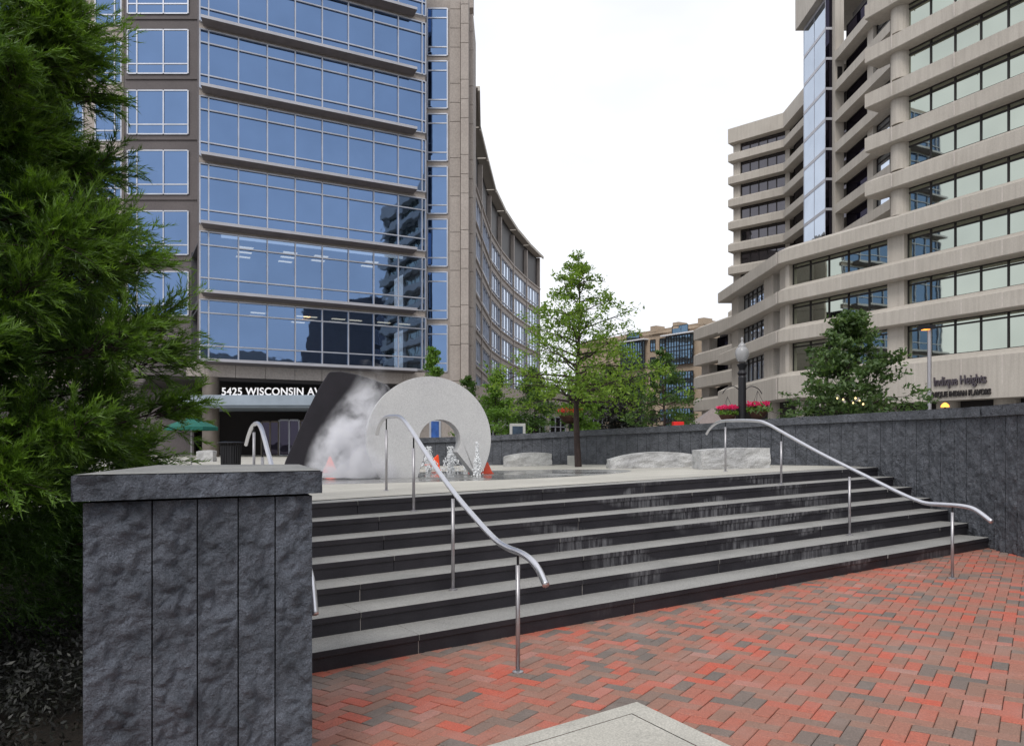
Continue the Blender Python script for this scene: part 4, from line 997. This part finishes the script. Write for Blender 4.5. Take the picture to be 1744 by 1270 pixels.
# ------------------------------------------------------------------ beige precast tower and podium (right)
SR = .80
def rz(z): return EYE + (z - EYE) * SR
def rp(x, y): return (x * SR, y * SR)
tw = empty('precast_tower', (0, 0, 0)); tag(tw, 'tall beige concrete tower of horizontal bands and mirror windows, right', 'office building')
C1 = rp(25.9, 71.4); C2 = rp(25.6, 91.0); T1 = rp(30.35, 63.3); MDIR = Vector((.46, -.888)).normalized()
def mpt(p, d): return (p[0] + MDIR.x * d, p[1] + MDIR.y * d)
NEAR = mpt(C1, 62)
sills = [rz(z) for z in (8.38, 12.72, 16.38, 20.07, 23.72, 27.42, 31.04, 34.75, 38.4, 42.1, 45.8, 49.5)]
def prof(s, hi=1.30, o=.85):
    return [(-.6, s), (0, s), (o, s - .42), (o, s - hi), (o - .08, s - hi - .05), (-.6, s - hi - .05)]
FM = Face(C1, NEAR)
sT = (Vector(T1) - Vector(C1)).length
# podium bands (three floors) run round the chamfer; tower bands start at the corner column
for i in range(4):
    band('spandrel', [C2, C1, NEAR], prof(sills[i], 2.05 if i == 0 else 1.30), M['concrete'], tw)
zfb = EYE + (756 - 681) / F * FM.at(FM.s_of(1640), .85, 0)[1]
m = MB(); FM.box(m, FM.s_of(1400), FM.len, -.6, .849, zfb, sills[0] - 2.04); m.build('sign_fascia', M['concrete'], tw)
for i in range(4, 12):
    s0 = mpt(T1, -.9); back = (s0[0] + 4.0, s0[1] + 2.4)
    band('spandrel', [mpt(T1, -.35), NEAR], prof(sills[i]), M['concrete'], tw)
ROOF = sills[11] + 3.4
band('parapet', [mpt(T1, -.35), NEAR], [(-2, ROOF - 1.8), (.85, ROOF - 1.8), (.85, ROOF + .6), (-2, ROOF + .6)], M['concrete'], tw)
m = MB()
for i in range(12):
    h0, h1 = sills[i] - (2.04 if i == 0 else 1.28), sills[i] - .43
    for px in ((1336, 1446, 1573, 1652, 1722) if i < 4 else (1533, 1640)):
        a = FM.s_of(px); FM.box(m, a - .03, a + .03, .84, .8535, h0, h1)
m.build('panel_joint', M['caulk'], tw)['kind'] = 'stuff'
# windows of the main face: groups of panes between piers
pane = (FM.s_of(1712.6) - FM.s_of(1541.5)) / 4
aT = FM.s_of(1541.5)
for i in range(12):
    z0 = sills[i] + .02; z1 = (sills[i + 1] if i < 11 else ROOF) - 1.36
    a = aT; g = 0
    while a < FM.len - 2:
        b = min(a + pane * 5, FM.len - 1)
        window(FM, a, b, z0, z1, -.30, [a + pane * k for k in range(1, 5) if a + pane * k < b], [z1 - .32], M['pale'], M['dark_frame'], tw, .10)
        if i < 1 or True:
            m = MB(); FM.box(m, b, b + 1.35, -.55, .1, sills[i] - .06, (sills[i + 1] if i < 11 else ROOF) - 1.34); m.build('pier', M['concrete'], tw)
        a = b + 1.35
    if i < 3:
        a0, a1 = FM.s_of(1346), FM.s_of(1513)
        window(FM, a0, a1, z0, z1, -.30, [a0 + (a1 - a0) * k / 5 for k in range(1, 5)], [z1 - .3], M['pale'], M['dark_frame'], tw, .10)
        m = MB(); FM.box(m, a1, aT, -.55, .1, sills[i] - .06, sills[i + 1] - 1.34); m.build('pier', M['concrete'], tw)
        m = MB(); FM.box(m, -.25, a0, -.8, .1, sills[i] - .06, sills[i + 1] - 1.34); m.build('pier', M['concrete'], tw)
    if i >= 3:
        m = MB(); x, y = mpt(C1, (FM.s_of(1516) + aT) / 2); nx, ny = FM.n.x, FM.n.y
        m.lathe((x - nx * .35, y - ny * .35, sills[i] - .08), [(.62, 0), (.62, (sills[i + 1] if i < 11 else ROOF) - sills[i] - 1.25)], 20); m.build('corner_column', M['concrete'], tw, smooth=False)
# chamfer face
FH = Face(C2, C1)
for i in range(3):
    z0 = sills[i] + .02; z1 = sills[i + 1] - 1.36
    for xa, xb, nn in ((1258, 1302, 6), (1318, 1329, 2)):
        a0, a1 = FH.s_of(xa), FH.s_of(xb)
        window(FH, a0, a1, z0, z1, -.55, [a0 + (a1 - a0) * k / nn for k in range(1, nn)], [z1 - .4], M['wing_glass'], M['dark_frame'], tw, .09)
    for xa, xb in ((1247, 1258), (1302, 1318), (1329, 1342)):
        m = MB(); FH.box(m, FH.s_of(xa), FH.s_of(xb), -.9, .05, sills[i] - .06, sills[i + 1] - 1.34); m.build('pier', M['concrete'], tw)
# dark mass behind all the glass, podium roof, ground floor columns
def mass(pts, z0, z1, m_, name):
    b = MB(); n = len(pts); b.add([(x, y, z0) for x, y in pts] + [(x, y, z1) for x, y in pts], [tuple(range(n)), tuple(range(n, 2 * n))] + [(i, (i + 1) % n, n + (i + 1) % n, n + i) for i in range(n)])
    return b.build(name, m_, tw)
c1i = (C1[0] + .9, C1[1] + .5); c2i = (C2[0] + .9, C2[1] - .3)
ni = (NEAR[0] + 1, NEAR[1] + 1)
mass([c2i, c1i, (NEAR[0] + .95, NEAR[1] + .5), (NEAR[0] + 30, NEAR[1] + 10), (60, 95)], UP, sills[3] - .5, M['dark_room'], 'podium_core')
mass([(C2[0] + .2, C2[1] - .1), (C1[0] + .2, C1[1]), mpt(C1, 9), (45, 84)], sills[3] - .06, sills[3] - .02, M['concrete'], 'podium_roof')
t1i = (T1[0] + 1.2, T1[1] + .8)
mass([(t1i[0] + 6.5, t1i[1] + 9), t1i, (NEAR[0] + 1.0, NEAR[1] + .5), (NEAR[0] + 30, NEAR[1] + 10), (70, 85)], sills[3] - .4, ROOF, M['dark_room'], 'tower_core')
for px in (1304, 1357, 1420, 1500, 1600, 1700):
    if px < 1340: x, y = FH.at(FH.s_of(px), -.9, 0)[:2]
    else: x, y = FM.at(FM.s_of(px), -.9, 0)[:2]
    m = MB(); m.lathe((x, y, UP), [(.68, 0), (.68, sills[0] - 2.0 - UP)], 20); m.build('ground_column', M['concrete'], tw)
# recessed flank behind the corner: bands running straight back, with dark and light windows
zs_top = EYE + (756 - 24) / F * 97 * SR
XS = 40.1 * SR; F3 = Face((XS, 92.6 * SR), (XS, 79 * SR))
for i in range(3, 12):
    band('flank_spandrel', [(XS, 92.3 * SR), (XS, 76 * SR)], [(-.6, sills[i]), (0, sills[i]), (.85, sills[i] - .40), (.85, sills[i] - 1.25), (-.6, sills[i] - 1.25)], M['concrete'], tw)
    z0, z1 = sills[i] + .02, (sills[i + 1] if i < 11 else ROOF) - 1.3
    ap = F3.s_of(1478)
    window(F3, .3, ap - .1, z0, z1, -.3, [], [], M['black_glass'], M['dark_frame'], tw, .09)
    m = MB(); F3.box(m, ap, ap + 1.1, -.6, .05, z0 - .05, z1 + .05); m.build('pier', M['concrete'], tw)
    window(F3, ap + 1.2, F3.len, z0, z1, -.3, [ap + 3.5, ap + 5.5], [z1 - .5], M['wing_glass'], M['dark_frame'], tw, .09)
mass([(XS + 3, 93 * SR), (XS + .9, 92.4 * SR), (XS + .9, 76 * SR), (XS + 20, 76 * SR), (XS + 20, 93 * SR)], sills[3] - .4, ROOF, M['dark_room'], 'flank_core')
m = MB(); x0 = (1422.5 - CX) / F * 92.5 * SR; m.box(x0, XS + .1, 92.5 * SR, 97 * SR, sills[3] - .3, zs_top + 6); m.build('shaft_pier', M['concrete'], tw)
m = MB(); m.box(x0 + .2, XS - .1, 92.44 * SR, 92.49 * SR, sills[10] - .2, sills[10] + 1.2); m.build('louvre', M['dark_frame'], tw)
# glazed lift shaft
xg = 38.35 * SR; FG = Face((xg, 100.3 * SR), (xg, 93.4 * SR))
for i in range(3, 14):
    z0 = sills[3] - .6 + (i - 3) * 3.68 * SR; z1 = z0 + 3.68 * SR
    window(FG, 0, FG.len, z0 + .05, z1 - .25, 0, [FG.len * .5], [], M['white_glass'], M['frame'], tw, .05, 'shaft_glazing', 'glazing_bar', .03)
    m = MB(); FG.box(m, 0, FG.len, -.1, .03, z1 - .25, z1 + .05); m.build('shaft_band', M['ledge'], tw)
m = MB(); m.box(xg + .02, x0 - .01, 93.38 * SR, 93.45 * SR, sills[3] - .6, zs_top + 3); m.build('shaft_side', M['black_glass'], tw)
m = MB(); 
for i in range(3, 13): m.box(xg + .02, x0 - .01, 93.34 * SR, 93.375 * SR, sills[3] + (i - 3) * 3.68 * SR - .75, sills[3] + (i - 3) * 3.68 * SR - .5)
m.build('shaft_rail', M['ledge'], tw)
m = MB(); m.box(xg - .7, xg + 8, 93.0 * SR, 101 * SR, zs_top, zs_top + 7); m.build('shaft_head', M['concrete'], tw)
# far wing
W0, W1 = rp(36.15, 126), rp(43.3, 119.4); W2 = rp(43.3, 99)
FWg = Face(W0, W1); FW2 = Face(W1, W2)
for i in range(0, 12):
    if i == 11: pass
    band('far_spandrel', [W0, W1, W2], prof(sills[i]), M['concrete'], tw)
    z0 = sills[i] + .02; z1 = (sills[i + 1] if i < 11 else rz(52.6)) - 1.36
    a0, a1 = FWg.s_of(1261), FWg.s_of(1343)
    window(FWg, a0, a1 - .5, z0, z1, -.35, [a0 + (a1 - .5 - a0) * k / 5 for k in range(1, 5)], [z1 - .3], M['dim'], M['dark_frame'], tw, .12)
    m = MB(); FWg.box(m, .3, a0 - .05, -1.2, -.05, sills[i] - .06, z1 + .04); m.build('pier', M['concrete'], tw)
    m = MB(); FWg.box(m, a1 - .45, FWg.len + .1, -1.2, -.05, sills[i] - .06, z1 + .04); m.build('pier', M['concrete'], tw)
    window(FW2, .9, FW2.len, z0, z1, -.35, [4, 8], [], M['dim'], M['dark_frame'], tw, .1)
band('parapet', [W0, W1, W2], [(-3, rz(52.6) - 1.4), (.85, rz(52.6) - 1.4), (.85, rz(53.2)), (-3, rz(53.2))], M['concrete'], tw)
mass([(W0[0] + 1.6, W0[1] + .2), (W1[0] + .9, W1[1] + .9), (W2[0] + .95, W2[1]), (W2[0] + 12, W2[1] + 10), (W0[0] + 10, W0[1] + 12)], UP, rz(52.8), M['dark_room'], 'wing_core')
# lower annex left of the chamfer
A0 = ((1192 - CX) / F * 122 * SR, 122 * SR); A1 = ((1262 - CX) / F * 108 * SR, 108 * SR); FA = Face(A0, A1)
for i, s_ in enumerate((rz(9.0), rz(12.6), rz(16.2), rz(20.3))):
    band('annex_spandrel', [A0, A1], prof(s_, 1.7), M['concrete'], tw)
    if i < 3:
        nz_ = (rz(12.6), rz(16.2), rz(20.3))[i]
        window(FA, FA.s_of(1207), FA.len, s_ + .02, nz_ - 1.76, -1.2, [], [], M['black_glass'], M['dark_frame'], tw, .1)
        m = MB(); FA.box(m, .2, FA.s_of(1206), -2.5, -.15, s_ - .06, nz_ - 1.74); m.build('annex_pier', M['concrete'], tw)
        m = MB(); FA.box(m, FA.s_of(1238), FA.s_of(1242), -1.1, -.15, s_ - .06, nz_ - 1.74); m.build('annex_pier', M['concrete'], tw)
m = MB(); FA.box(m, .2, FA.len, -14, -2.6, UP, rz(20.3) - .1); m.build('annex_core', M['dark_room'], tw)
m = MB(); FA.box(m, .2, FA.s_of(1206), -2.5, -.15, UP, rz(9.0) - 1.5); m.build('annex_pier', M['concrete'], tw)
m = MB(); FA.box(m, FA.s_of(1215), FA.s_of(1221), -2.5, -.15, UP, rz(9.0) - 1.5); m.build('annex_pier', M['concrete'], tw)

# restaurant lettering on the podium fascia
def fascia_sign(name, body, px0, px1, py0, size_px, m_, label, shear=0, off=0):
    FS = Face(FM.at(0, .92, 0)[:2], FM.at(FM.len, .92, 0)[:2])
    a0, a1 = FS.s_of(px0), FS.s_of(px1); q = FS.at(a0, 0, 0); Y = q[1]; z = EYE + (HZ - py0) / F * Y
    o = text_mesh(name, body, 1, m_, None, .05, off, shear)
    bpy.context.view_layer.update(); wd = o.dimensions.x; ht = o.dimensions.y
    o.rotation_euler = (R(90), 0, math.atan2(FM.d.y, FM.d.x)); o.location = FS.at(a0, 0, z)
    sy = size_px / F * Y * 1.38; o.scale = ((a1 - a0) / wd, sy, 1)
    tag(o, label, 'sign'); return o
fascia_sign('restaurant_sign', 'Indique Heights', 1590.5, 1680.5, 657.5, 15.5, M['letter_bronze'], 'large stylised bronze restaurant name on the concrete tower fascia', -.12, .012)
fascia_sign('restaurant_tagline', 'UNIQUE INDIAN FLAVORS', 1582, 1687, 677, 9.4, M['letter_dark'], 'small dark capital letters under the larger restaurant name on the fascia', 0, .022)

# ------------------------------------------------------------------ tan apartment block far behind
ap_ = empty('apartment_block', (0, 0, 0)); tag(ap_, 'distant tan brick apartment block with blue-black window bays', 'apartment building')
YA = 150
B0 = ((985 - CX) / F * 166, 166); B1 = ((1200 - CX) / F * 138, 138); FB = Face(B0, B1)
ZA = EYE + (756 - 556) * 147 / F
m = MB(); FB.box(m, 0, FB.len, -14, 0, UP, ZA - 1); m.build('wall', M['tan_brick'], ap_)
m = MB(); FB.box(m, -.3, FB.len, -6, .35, ZA - 1.4, ZA - 1.0)
for px in (1115, 1153, 1196): FB.box(m, FB.s_of(px - 5), FB.s_of(px + 5), -2, .4, ZA - .98, ZA + .2)
FB.box(m, 0, FB.len, -7, -2.2, ZA - .98, ZA - .1); m.build('parapet', M['tan_brick'], ap_)
floors = [ZA - 4.6 - 3.4 * k for k in range(6)]
for z0 in floors:
    for xa in (1108, 1124):
        window(FB, FB.s_of(xa), FB.s_of(xa + 8.5), z0, z0 + 2.2, .05, [FB.s_of(xa + 4.2)], [z0 + .7], M['teal_glass'], M['dark_frame'], ap_, .13)
for xa, xb in ((1137, 1184), (1060, 1101)):
    for z0, hh in ((floors[1] + .2, 5.4), (floors[3] + .2, 5.4), (floors[5] + .2, 5.4)):
        a0, a1 = FB.s_of(xa), FB.s_of(xb)
        window(FB, a0, a1, z0, z0 + hh, .5, [a0 + (a1 - a0) * k / 10 for k in range(1, 10)], [z0 + .9, z0 + 2.6, z0 + 3.4], M['teal_glass'], M['dark_frame'], ap_, .16, 'bay_window')
    m = MB(); FB.box(m, FB.s_of(xa) - .6, FB.s_of(xb) + .6, .0, 1.4, floors[1] + 5.75, floors[1] + 5.95); m.build('bay_roof', M['letter_white'], ap_)
    window(FB, FB.s_of(xa + 10), FB.s_of(xb - 10), floors[0] + 3.2 - .6, floors[0] + 4.4 - .3, .36, [], [], M['teal_glass'], M['dark_frame'], ap_, .1, 'attic_window')
# low tan shop row under the trees on the left of it
sh = empty('shop_row', (0, 0, 0)); tag(sh, 'low beige shopfront row half hidden by the street trees', 'shop')
FSh = Face((-3.2, 62), (9.5, 78))
m = MB(); FSh.box(m, 0, FSh.len, -6, 0, UP, 6.4); FSh.box(m, -.2, FSh.len + .2, .002, .4, 5.2, 5.6); m.build('wall', M['stone'], sh)
for k in range(6):
    a = .8 + k * 3.3; window(FSh, a, a + 2.5, UP + .3, UP + 3.4, .05, [a + .85, a + 1.7], [UP + 2.5], M['dim'], M['frame'], sh, .09, 'shop_window')
# hip-roofed entrance pavilion by the annex
pv = empty('entrance_pavilion', ((1213 - CX) / F * 52, 52, UP)); tag(pv, 'small grey hip-roofed pavilion left of the globe street lamp', 'pavilion')
m = MB(); w_ = 1.35; m.add([(-w_, -w_, 2.25), (w_, -w_, 2.25), (w_, w_, 2.25), (-w_, w_, 2.25), (0, 0, 3.35)], [(0, 1, 4), (1, 2, 4), (2, 3, 4), (3, 0, 4), (3, 2, 1, 0)]); m.box(-w_ * .98, w_ * .98, -w_ * .98, w_ * .98, 1.95, 2.24); m.build('roof', M['roof_grey'], pv)
m = MB()
for sx in (-1, 1):
    for sy in (-1, 1): m.box(sx * 1.1 - .16, sx * 1.1 + .16, sy * 1.1 - .16, sy * 1.1 + .16, -.02, 1.96)
m.box(-.9, .9, .6, .7, 0, 1.96); m.build('walls', M['tan_brick'], pv)

# offices across the road behind the viewer, seen only in the mirror glass
def plain_block(name, label, x0, x1, y0, y1, h, wallm, gm, nfl, side):
    b = empty(name, (0, 0, 0)); tag(b, label, 'building')
    m = MB(); m.box(x0, x1, y0, y1, -.6, h); m.build('wall', wallm, b)
    f = Face((x1, y1), (x0, y1), False) if side == 'n' else Face((x0, y1), (x0, y0))
    if side == 'n': f.n = Vector((0, 1))
    nb = max(2, int(f.len / 5)); st_ = f.len / nb
    for k in range(nfl):
        for q in range(nb):
            a = st_ * q + .8; z = 2.5 + (h - 4) * k / nfl
            window(f, a, a + st_ - 1.6, z, z + (h - 4) / nfl * .62, .06, [a + (st_ - 1.6) / 2], [], gm, M['frame'], b, .12)
plain_block('brick_office', 'pale brick office across the road behind the viewer', 16, 62, -46, -26, 19, M['caulk'], M['teal_glass'], 5, 'n')
plain_block('grey_office', 'grey office beside the pale one behind the viewer', 66, 100, -40, -18, 33, M['stone_dark'], M['dim'], 7, 'n')

# ------------------------------------------------------------------ street furniture beyond the wall
def basket(x, y, z, r_, m_, label):
    root = empty('flower_basket', (x, y, z)); tag(root, label, 'flower basket', 'hanging flower baskets on the lamp posts')
    m = MB(); m.lathe((0, 0, -r_ * .75), [(r_ * .25, 0), (r_ * .7, r_ * .22), (r_ * .95, r_ * .6), (r_, r_ * .75)], 16); m.build('pot', M['terracotta'], root)
    m = MB()
    for k in range(3): m.tube([(r_ * math.cos(k * 2.09), r_ * math.sin(k * 2.09), 0), (0, 0, r_ * 2.1)], .006, 4)
    m.build('hanger', M['black_metal'], root)
    leaf_cloud([(r_ * .8 * math.cos(k), r_ * .8 * math.sin(k), .06) for k in range(7)], [r_ * .62] * 7, 60, .045, .5, M['light_leaf'], 'leaves', root)
    leaf_cloud([(r_ * .75 * math.cos(k), r_ * .75 * math.sin(k), .24) for k in range(7)], [r_ * .55] * 7, 45, .04, .8, m_, 'flowers', root)
def lamp(px, Y, py_top, label, scale=1.0, globe=True):
    x = (px - CX) / F * Y; H = EYE + (HZ - py_top) / F * Y - UP; root = empty('street_lamp', (x, Y, UP)); tag(root, label, 'street lamp', 'globe street lamps')
    m = MB(); m.lathe((0, 0, -.02), [(.20, 0), (.20, .4), (.13, .55), (.12, H - 1.25), (.10, H - 1.2), (.15, H - 1.12), (.09, H - 1.02), (.15, H - .87), (.17, H - .84), (.08, H - .80)], 16); m.build('post', M['black_metal'], root)
    m = MB(); g = .205; z = H - .52
    pr = [(.10, -.27), (.13, -.25), (.18, -.16), (.21, -.02), (.205, .09), (.165, .17), (.12, .20), (.125, .215), (.12, .25), (.085, .31), (.04, .34), (.035, .42), (.045, .44), (.02, .52)]
    m.lathe((0, 0, z), pr, 20)
    gm, t, b = mat('milky_globe'); b.inputs['Base Color'].default_value = (.42, .42, .43, 1); b.inputs['Roughness'].default_value = .12; b.inputs['Transmission Weight'].default_value = .25
    m.build('globe', gm if globe else M['black_metal'], root, smooth=True)
    m = MB()
    for sx in (-1, 1): m.tube(bez([(0, 0, H - 1.75), (sx * .25, 0, H - 1.55), (sx * .5, 0, H - 1.62), (sx * .62, 0, H - 1.78)], 5), .014, 6)
    m.build('bracket', M['black_metal'], root); return x, Y, UP + H
lx, ly, lt = lamp(1264, 24, 574, 'black street lamp with milky glass globe and flower baskets, right')
basket(lx - .45, ly + .05, 2.62 - .08, .27, M['flower'], 'pink flower basket hanging left of the globe lamp post')
basket(lx + .47, ly - .05, 2.72 - .08, .31, M['flower'], 'pink flower basket hanging right of the globe lamp post')
l2x, l2y, l2t = lamp(973, 36, 654, 'black street lamp behind the trunk of the plaza oak', globe=False)
basket(l2x - .1, l2y - .3, 2.95, .50, M['flower_red'], 'red flower basket left of the plaza oak trunk')
sb = empty('shoebox_lamp', ((1583 - CX) / F * 30, 30, UP)); tag(sb, 'slim parking lamp with lit orange box head in front of the tower', 'street lamp')
zt = EYE + (756 - 557) / F * 30 - UP
m = MB(); m.tube([(0, 0, -.1), (0, 0, zt)], .075, 10); m.build('post', M['steel_post'], sb)
m = MB(); m.box(-.36, .12, -.22, .22, zt - .09, zt + .06); hd = m.build('head', M['black_metal'], sb)
m = MB(); m.box(-.26, -.04, -.13, .13, zt - .112, zt - .093); m.build('lens', M['lamp_on'], hd)
dl = empty('wall_lantern', ((1609.5 - CX) / F * 40, 40, UP)); tag(dl, 'low lit orange dome lamp just above the wall under the restaurant sign', 'lamp')
zz = EYE + (756 - 690) / F * 40 - UP
m = MB(); m.tube([(0, 0, -.05), (0, 0, zz)], .06, 8); m.build('post', M['black_metal'], dl)
m = MB(); m.lathe((0, 0, zz), [(.20, -.10), (.19, 0), (.1, .10), (.03, .14)], 14); m.build('shade', M['lamp_on'], dl)
rsx = random.Random(9)
for px, py, r_ in ((1436, 680, .05), (1457, 678, .06), (1464, 682, .05), (1470, 688, .06), (1426, 678, .05), (1453, 686, .05)):
    Y = 26; m = MB(); r_ *= .55; m.lathe((0, 0, 0), [(r_ * .3, -r_), (r_, 0), (r_ * .3, r_)], 8); o = m.build('patio_light', M['bulb']); o.location = ((px - CX) / F * 21.2, 21.2, EYE + (HZ - py) / F * 21.2)
    tag(o, 'small warm patio bulb glowing in the dark foot of the maple', 'light bulb', 'patio bulbs')
def board(px0, px1, py0, Y, fm, pm, name, label, cat):
    x0, x1 = (px0 - CX) / F * Y, (px1 - CX) / F * Y; z1 = EYE + (HZ - py0) / F * Y
    root = empty(name, ((x0 + x1) / 2, Y, UP)); tag(root, label, cat); h = z1 - UP; w_ = (x1 - x0) / 2
    m = MB(); m.box(-w_, w_, 0, .18, -.02, h); m.build('frame', fm, root, bevel=.01)
    m = MB(); m.box(-w_ * .66, w_ * .66, -.012, -.002, h * .2, h - w_ * .34); m.build('panel', pm, root)
board(868, 895, 721, 27, M['sign_frame'], M['screen'], 'notice_board', 'pale framed notice board with dark panel, right of the ring', 'notice board')
board(731, 751, 714, 28, M['frame'], M['blue_poster'], 'poster_stand', 'blue poster stand seen through the hole of the ring', 'poster stand')
rp_ = empty('red_planter', ((1154.5 - CX) / F * 30, 30, UP)); tag(rp_, 'bright red planter box with a small plant, on the street behind the wall', 'planter')
ztp = EYE + (756 - 718) / F * 30 - UP
m = MB(); m.box(-.2, .2, -.2, .2, 0, ztp); m.build('box', M['red'], rp_, bevel=.01)
leaf_cloud([(0, 0, ztp + .12)], [.16], 40, .05, .4, M['light_leaf'], 'plant', rp_)
# parked car roof just over the wall
ca = empty('parked_car', (3.1, 30.5, UP)); tag(ca, 'dark parked car showing its roof over the wall beside the oak trunk', 'car')
m = MB(); m.hexa([(-.85, -2.1, .35), (.85, -2.1, .35), (.85, 2.1, .35), (-.85, 2.1, .35), (-.82, -2.05, .88), (.82, -2.05, .88), (.82, 2.05, .9), (-.82, 2.05, .9)]); m.build('body', M['car_paint'], ca, bevel=.12)
m = MB(); m.hexa([(-.78, -1.1, .88), (.78, -1.1, .88), (.78, 1.6, .88), (-.78, 1.6, .88), (-.6, -.5, 1.42), (.6, -.5, 1.42), (.6, 1.1, 1.42), (-.6, 1.1, 1.42)]); m.build('cabin_glass', M['dim'], ca, bevel=.08)
for sx in (-.8, .8):
    for sy in (-1.3, 1.3):
        m = MB(); m.tube([(sx - .1, sy, .33), (sx + .1, sy, .33)], .33, 18); m.build('wheel', M['black_metal'], ca)
# litter bin and umbrella by the entrance
bn = empty('litter_bin', ((393 - CX) / F * 30, 30, gz(-11, PZ))); tag(bn, 'black slatted litter bin by the entrance behind the pillar', 'litter bin')
m = MB()
for k in range(26):
    a = 2 * math.pi * k / 26; c, s_ = math.cos(a), math.sin(a); m.tube([(.36 * c, .36 * s_, .03), (.38 * c, .38 * s_, .78), (.47 * c, .47 * s_, .92)], .017, 5)
m.build('slats', M['black_metal'], bn)
m = MB(); m.lathe((0, 0, 0), [(.34, 0), (.34, .8)], 20); m.build('liner', M['black_metal'], bn)
m = MB(); m.lathe((0, 0, .90), [(.50, 0), (.50, .03), (.32, .05), (.28, .02)], 24); m.build('rim', M['black_metal'], bn)
um = empty('garden_umbrella', ((326 - CX) / F * 30, 30, gz(-12, PZ))); tag(um, 'dark green cafe umbrella peeping out behind the conifer', 'umbrella')
zu = EYE + (756 - 727) / F * 30 - gz(-12, PZ)
m = MB(); pts = [(1.05 * math.cos(2 * math.pi * k / 8), 1.05 * math.sin(2 * math.pi * k / 8), zu) for k in range(8)]
low = [(x, y, z - .13) for x, y, z in pts]
m.add(pts + low + [(0, 0, zu + .42)], [(k, (k + 1) % 8, 16) for k in range(8)] + [(k, 8 + k, 8 + (k + 1) % 8, (k + 1) % 8) for k in range(8)]); m.build('canopy', M['green_cloth'], um)
m = MB(); m.tube([(0, 0, 0), (0, 0, zu + .45)], .03, 8); m.build('pole', M['steel_post'], um)
# small meter box by the foot of the oak
mbx = MB(); mbx.box(-.09, .09, -.05, .05, 0, .24); o = mbx.build('utility_box', M['sign_frame'], bevel=.006); o.location = ((972.5 - CX) / F * 19.2, 19.2, gz(1.5, PZ)); tag(o, 'tiny pale utility box on the paving left of the oak trunk', 'utility box')
